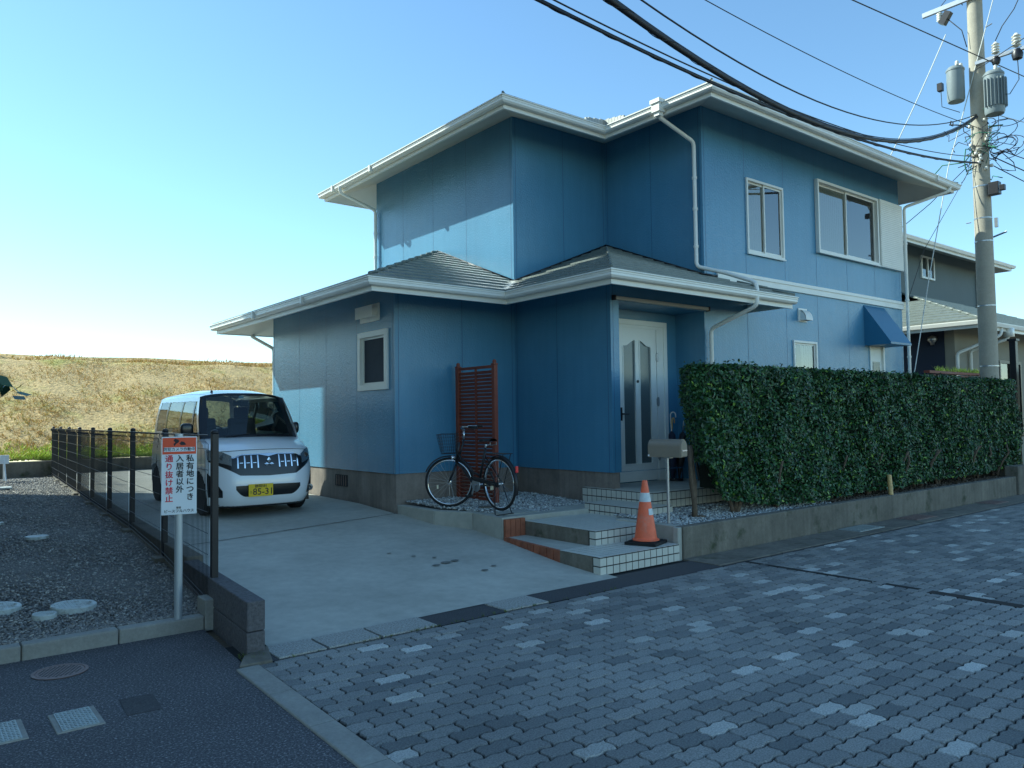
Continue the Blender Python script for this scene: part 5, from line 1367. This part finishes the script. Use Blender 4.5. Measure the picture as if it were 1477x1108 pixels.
for k in range(16):
    m = MB(); z = 6.85+k*.07; a = rnd.uniform(2.2, 5.2); r = .21; m.lathe([(.02, -.03), (.035, -.02), (.035, .03), (.02, .04)], 8, (PXY[0]+r*math.cos(a), PXY[1]+r*math.sin(a), z)); m.build('spool_insulator', 'porcelain', UP, smooth=True)
m = MB(); m.box(18.22, 18.40, 6.22, 6.42, 6.25, 6.52); m.box(18.2, 18.3, 6.1, 6.2, 6.3, 6.42); m.build('terminal_box', 'blackm', UP, bevel=.01)
m = MB(); m.tube([(18.3, 6.38, 5.35), (18.3, 6.12, 5.42)], .02, 8); m.box(18.27, 18.33, 6.28, 6.34, 5.55, 5.75); m.tube([(18.3, 6.8, 5.75), (18.3, 6.9, 5.75)], .012, 6); m.tube([(18.25, 6.35, 9.9), (18.25, 6.22, 9.93)], .012, 6); m.build('step_bolt', 'steel', UP)
m = MB()
pts = [(18.2, 7.1, 10.4), (18.2, 6.95, 10.2), (18.2, 6.8, 10.0), (18.22, 6.72, 9.6)]; m.tube(pts, .010, 5)
m.tube([(18.18, 6.15, 9.5), (18.15, 6.0, 9.75), (18.1, 5.75, 10.0), (18.1, 5.5, 10.5)], .010, 5)
m.tube([(18.18, 6.15, 9.0), (18.15, 6.13, 8.9)], .009, 5); m.tube([(18.18, 5.75, 8.95), (18.12, 5.72, 8.5), (18.12, 5.9, 8.25), (18.12, 6.05, 8.3)], .009, 5)
m.tube([(18.22, 7.25, 10.7), (18.25, 7.0, 10.95), (18.3, 6.8, 10.6)], .009, 5); m.tube([(18.18, 6.6, 9.0), (18.1, 6.3, 9.05), (18.1, 5.5, 9.35), (18.1, 5, 9.8)], .009, 5)
m.build('lead_wire', 'cable', UP, smooth=True)

def cable(A, Bp, sag, r, lab, cat='cable', mt='cable', n=60, wrap=False, group='overhead cables on the utility pole'):
    A, Bp = Vector(A), Vector(Bp); pts = []
    for k in range(n+1):
        t = k/n; p = A.lerp(Bp, t); p.z -= 4*sag*t*(1-t); pts.append(p)
    m = MB(); m.tube(pts, r, 8, False)
    if wrap:   # spiral hanger wire
        q = []; Lg = (Bp-A).length; nn = int(Lg/.05)
        for k in range(nn):
            t = k/nn*.86; p = A.lerp(Bp, t); p.z -= 4*sag*t*(1-t); a = k*.35; q.append(p+Vector((0, math.cos(a)*r*1.15, math.sin(a)*r*1.15)))
        m.tube(q, .004, 4, False)
        top = [p+Vector((0, 0, r*1.4)) for p in pts]; m.tube(top, .007, 5, False)
    o = m.build('cable', mt, org=tuple(A), smooth=True); tag(o, lab, cat, group); return o
cable((18.3, 6.6, 8.04), (-14, 1.85, 13.1), 5.02, .030, 'thickest black bundled cable sagging past the roof corner', wrap=True)
cable((18.3, 6.6, 7.01), (-14, 2.92, 7.03), 1.78, .015, 'twisted black cable crossing just below the thickest bundle', wrap=True)
cable((18.3, 6.6, 7.15), (-14, 2.84, 7.0), 1.80, .008, 'thin wire running beside the twisted black cable')
cable((18.3, 6.6, 8.09), (-14, 3.24, 14.3), 4.74, .010, 'thin black cable sagging above the thickest bundle')
cable((18.3, 6.6, 7.79), (-14, 6.35, 10.61), 1.46, .007, 'faint thin wire highest over the roof, reaching the pole below the transformers')
cable((26.0, 6.2, 9.85), (-4.0, 6.2, 6.75), .0, .010, 'straight black cable crossing the pole just above the transformers')
cable((18.4, 7.21, 10.13), (16.6, 7.7, 7.12), .05, .012, 'white guy strand from the left end of the top crossarm down to the roof', 'guy wire', 'guy', 20, group='white strands on the utility pole')
def poly(pts, r, lab, cat, mt, grp):
    m = MB(); m.tube(pts, r, 6, False); tag(m.build('cable', mt, org=tuple(pts[0]), smooth=True), lab, cat, grp)
poly([(18.3, 6.2, 10.46), (18.2, 6.8, 8.28), (18.0, 7.1, 7.01), (17.5, 7.38, 4.55), (16.75, 7.45, 2.35)], .010, 'white strand running down in front of the pole to the corner of the blue house', 'guy wire', 'guy', 'white strands on the utility pole')
G2 = 'thin service wires between the pole and the houses'
poly([(18.3, 6.75, 7.06), (17.5, 7.3, 6.15), (17.0, 7.9, 5.5)], .008, 'thin service wire dropping from the pole behind the right eave corner', 'cable', 'cable', G2)
poly([(18.3, 6.8, 6.9), (17.6, 7.5, 5.2), (16.9, 7.62, 3.9)], .006, 'thin wire slanting from the pole to the right wall corner downpipe', 'cable', 'cable', G2)
cable((18.4, 6.35, 7.3), (34, 3.4, 8.2), .5, .010, 'thin cable leaving the pole to the right, highest of the lower bundle', group='cables leaving the pole to the right')
cable((18.4, 6.35, 7.1), (34, 3.1, 6.3), .4, .012, 'thick cable leaving the pole to the right and sloping down', group='cables leaving the pole to the right')
cable((18.4, 6.35, 6.9), (34, 2.6, 5.4), .5, .010, 'lowest cable leaving the pole to the right', group='cables leaving the pole to the right')
cable((18.4, 6.5, 8.15), (34, 3.3, 8.8), .2, .009, 'pale strand leaving the pole to the right below the finned transformer', 'cable', 'guy', group='cables leaving the pole to the right')
cable((17.6, 6.7, 6.48), (17.9, 6.55, 7.4), .2, .006, 'short loop wire hanging from the right eave corner of the blue house', group=G2)

# ================================================================== NEIGHBOUR HOUSE
N2 = thing('neighbour_house', (24, 12, 0), 'grey two storey house with pale eaves standing beyond the hedge', 'house')
NX0, NX1, NY0, NY1 = 20.9, 31.0, 8.25, 16.5
m = MB(); m.box(NX0, NX1, NY0+.01, NY1, -.1, 4.18); m.build('lower_wall', 'beigewall', N2)
m = MB(); m.box(NX0-.012, NX0-.001, NY0+.25, NY1, .3, 4.1); m.build('dark_wall_panel', 'navywall', N2)
m = MB(); m.box(22.2, 30.1, 11.1, 16, 4.0, 7.05); m.build('upper_wall', 'greywall', N2)
E2 = .91
ex, ey = NX0-E2, NY0-E2
m = make_roof([
 (lambda r, a: (a, ey+r), [], lambda r: ex+r, lambda r: NX1+E2-r, 3.76),
 (lambda r, a: (ex+r, a), [], lambda r: ey+r, lambda r: NY1+E2-r, 2.3),
 (lambda r, a: (NX1+E2-r, a), [], lambda r: ey+r, lambda r: NY1+E2-r, 2.3)], 3.83); m.build('lower_roof', 'tile', N2)
m = MB(); hipline(m, ex, ey, 3.83, 1, 1, 3.7, .035); m.build('hip_cap', 'tile', N2, smooth=True)
ux0, ux1, uy0, uy1 = 22.2-.86, 30.1+.86, 11.1-.86, 16.86
m = make_roof([
 (lambda r, a: (a, uy0+r), [], lambda r: ux0+r, lambda r: ux1-r, 3.3), (lambda r, a: (ux0+r, a), [], lambda r: uy0+r, lambda r: uy1-r, 3.3),
 (lambda r, a: (ux1-r, a), [], lambda r: uy0+r, lambda r: uy1-r, 3.3), (lambda r, a: (a, uy1-r), [], lambda r: ux0+r, lambda r: ux1-r, 3.3)], 6.80); m.build('upper_roof', 'tile', N2)
for nm, path, zf_, zt_ in (('lower', [(NX0, NY1), (NX0, NY0), (NX1, NY0), (NX1, NY1)], 3.62, 3.80), ('upper', [(22.2, 16), (22.2, 11.1), (30.1, 11.1), (30.1, 16)], 6.60, 6.78)):
    m = MB(); m.sweep(path, [(0, zf_+.32), (.83, zf_+.01), (.83, zf_+.03), (0, zf_+.34)]); m.build('soffit', 'soffit', N2)
    m = MB(); m.sweep(path, [(.82, zf_), (.85, zf_), (.85, zt_+.02), (.82, zt_+.02)]); fa = m.build('fascia', 'trim', N2)
    m = MB(); m.sweep(path, [(.853, zt_-.02), (.853, zt_-.10), (.93, zt_-.10), (.96, zt_-.02), (.96, zt_), (.94, zt_)]); m.build('gutter', 'gutter', N2)
m = MB()
for q in ((25.7, 26.65, 6.62, 6.68), (25.7, 26.65, 5.94, 6.0), (25.7, 25.76, 6.0, 6.62), (26.59, 26.65, 6.0, 6.62), (26.14, 26.19, 6.0, 6.62)): m.box(q[0], q[1], 11.05, 11.12, q[2], q[3])
wn = m.build('window', 'trim', N2)
m = MB(); m.quad((25.76, 11.085, 6.0), (26.6, 11.085, 6.0), (26.6, 11.085, 6.62), (25.76, 11.085, 6.62)); m.build('pane', 'glass', wn)
m = MB()
for q in ((23.6, 25.2, 2.95, 3.03), (23.6, 25.2, .9, .98), (23.6, 23.68, .98, 2.95), (25.12, 25.2, .98, 2.95), (24.36, 24.44, .98, 2.95)): m.box(q[0], q[1], NY0-.05, NY0+.02, q[2], q[3])
wn = m.build('window', 'blackm', N2)
m = MB(); m.quad((23.68, NY0-.01, .98), (25.12, NY0-.01, .98), (25.12, NY0-.01, 2.95), (23.68, NY0-.01, 2.95)); m.build('pane', 'glass', wn)
m = MB(); m.tube(elbowed([(21.45, 7.38, 3.72), (21.45, 7.40, 3.52), (20.86, 8.19, 3.1), (20.86, 8.19, .5)]), .04, 10); m.build('downpipe', 'gutter', N2, smooth=True)
m = MB(); m.tube(elbowed([(21.9, 7.35, 3.72), (21.9, 7.4, 3.45), (21.7, 8.2, 3.2), (21.7, 8.2, .5)]), .04, 10); m.box(21.8, 22.0, 7.28, 7.46, 3.5, 3.72); m.build('downpipe', 'gutter', N2, smooth=True)
m = MB(); m.tube([(30.06, 11.05, 6.5), (30.06, 11.05, 5.2)], .04, 8); m.build('downpipe', 'gutter', N2)
m = MB(); m.lathe([(.01, 0), (.05, 0), (.06, .06), (.12, .12), (.11, .2), (.02, .24)], 14, (20.80, 8.75, 3.35)); m.build('wall_lamp', 'steel', N2, smooth=True)
# wooden rail and gate posts between the houses
tf = thing('timber_fence', (19, 7.3, 0), 'brown timber fence with plants on top behind the hedge', 'fence')
m = MB()
for k in range(3): m.box(17.4, 20.3, 7.42, 7.46, 1.6+k*.30, 1.85+k*.30)
m.build('board', 'brown', tf, bevel=.004); m = MB(); m.box(17.35, 20.35, 7.38, 7.50, 2.47, 2.53); m.build('top_rail', 'brown', tf, bevel=.004)
for x in (17.5, 18.9, 20.2): m = MB(); m.box(x-.05, x+.05, 7.46, 7.56, .3, 2.45); m.build('post', 'brown', tf)
n = 160; p = np.stack([nrg.uniform(17.9, 20.3, n), nrg.uniform(7.4, 7.5, n), np.full(n, 2.53)], 1); o = blades('plant_tufts', p, nrg.uniform(.04, .14, n), .012, 'weed', tf, per=3, spread=1.0); o['kind'] = 'stuff'
gp = thing('dark_gate_post', (21.1, 7.0, 0), 'tall dark timber post left of the neighbour entrance', 'post')
m = MB(); m.box(21.02, 21.18, 6.95, 7.09, -.05, 3.32); m.build('shaft', 'blackm', gp, bevel=.01); m = MB(); m.box(20.99, 21.21, 6.92, 7.12, 3.32, 3.37); m.build('cap', 'blackm', gp)
g3 = thing('entrance_gate', (21.5, 6.6, 0), 'beige and dark gate panel at the right picture edge', 'gate')
m = MB(); m.box(20.35, 20.45, 6.44, 6.54, -.05, 2.75); m.box(20.36, 23.2, 6.46, 6.52, 2.6, 2.66); m.build('frame', 'blackm', g3)
m = MB(); m.box(20.46, 23.1, 6.47, 6.51, .1, 2.59); m.build('panel', 'beigewall', g3)
# ================================================================== SHADE BUILDING, unseen to the left, added to cast the long shade
AB = thing('shade_building', (-7, 12, 0), 'tall plain pale unseen building added left of the gravel lot to shade it', 'building')
m = MB(); m.box(-14, -1.5, 14, 21.9, -.1, 18.4); m.box(-13.9, -1.52, 9, 13.99, -.1, 12.6); m.box(-13.8, -1.54, 4, 8.99, -.1, 8.4); m.build('wall', 'plaster', AB)
m = MB(); m.box(-14.3, -1.5, 13.9, 21.9, 18.4, 18.8); m.box(-14, -1.52, 8.9, 13.9, 12.6, 12.9); m.box(-13.9, -1.54, 3.9, 8.9, 8.4, 8.7); m.build('roof', 'concrete', AB)
for fl in range(6):
    for k in range(5):
        y = 4.6+k*3.5; z = 1.0+fl*2.9; m = MB()
        if z+1.6 > (8.2 if y < 9 else 12.4 if y < 14 else 18.2): continue
        for q in ((y-.05, y+1.65, z+1.3, z+1.36), (y-.05, y+1.65, z-.06, z), (y-.05, y, z, z+1.3), (y+1.6, y+1.65, z, z+1.3), (y+.78, y+.82, z, z+1.3)): m.box(-1.505, -1.44, q[0], q[1], q[2], q[3])
        wf_ = m.build('window', 'trim', AB); m = MB(); m.quad((-1.49, y, z), (-1.49, y+1.6, z), (-1.49, y+1.6, z+1.3), (-1.49, y, z+1.3)); m.build('pane', 'frost', wf_)
# ================================================================== sapling whose leaves show at the left edge
TR = thing('garden_tree', (-.35, 3.6, 0), 'dark leafy shrub poking in at the left picture edge', 'tree')
m = MB(); m.tube([(-.35, 3.6, 0), (-.33, 3.6, .7), (-.25, 3.62, 1.3), (-.2, 3.6, 2.2)], [.03, .026, .018, .008], 8)
for a, z in ((.3, 1.5), (2, 1.4), (4, 1.6), (5.3, 1.75), (.8, 1.9)): m.tube([(-.24, 3.62, z-.3), (-.24+.3*math.cos(a), 3.62+.3*math.sin(a), z)], [.01, .004], 5)
m.build('trunk', 'bark', TR, smooth=True)
n = 2600; a = nrg.normal(size=(n, 3)); a /= np.linalg.norm(a, axis=1)[:, None]; rr = nrg.random(n)**.4
P = np.array([-.03, 3.6, 1.76])+a*rr[:, None]*np.array([.38, .4, .13])*(1+.3*np.sin(a[:, :1]*7))
up_ = nrg.random(n) < .55; P[up_] = (np.array([-.40, 3.62, 2.0])+a*rr[:, None]*np.array([.36, .4, .5]))[up_]
d = nrg.normal(size=(n, 3)); d /= np.linalg.norm(d, axis=1)[:, None]; e = np.cross(d, nrg.normal(size=(n, 3))); e /= np.linalg.norm(e, axis=1)[:, None]
l = nrg.uniform(.025, .045, n)[:, None]; V = np.stack([P-d*l, P-e*l*.5, P+d*l, P+e*l*.5], 1)
npmesh('crown', V.reshape(-1, 3), np.arange(4*n).reshape(n, 4), 'leaf', TR)
# white A-frame barrier by the levee wall
AF = thing('barrier_stand', (1.75, 21.3, .33), 'white A-frame barrier standing in the gravel before the low wall', 'barrier')
m = MB()
for dx in (-.25, .25):
    for s in (-1, 1): m.tube([(1.75+dx*1.1+s*.0, 21.3+s*.22, .33), (1.75+dx, 21.3, .86)], .018, 6)
m.build('leg', 'signwhite', AF); m = MB(); m.box(1.40, 2.10, 21.27, 21.33, .72, .92); m.build('board', 'signwhite', AF, bevel=.005)
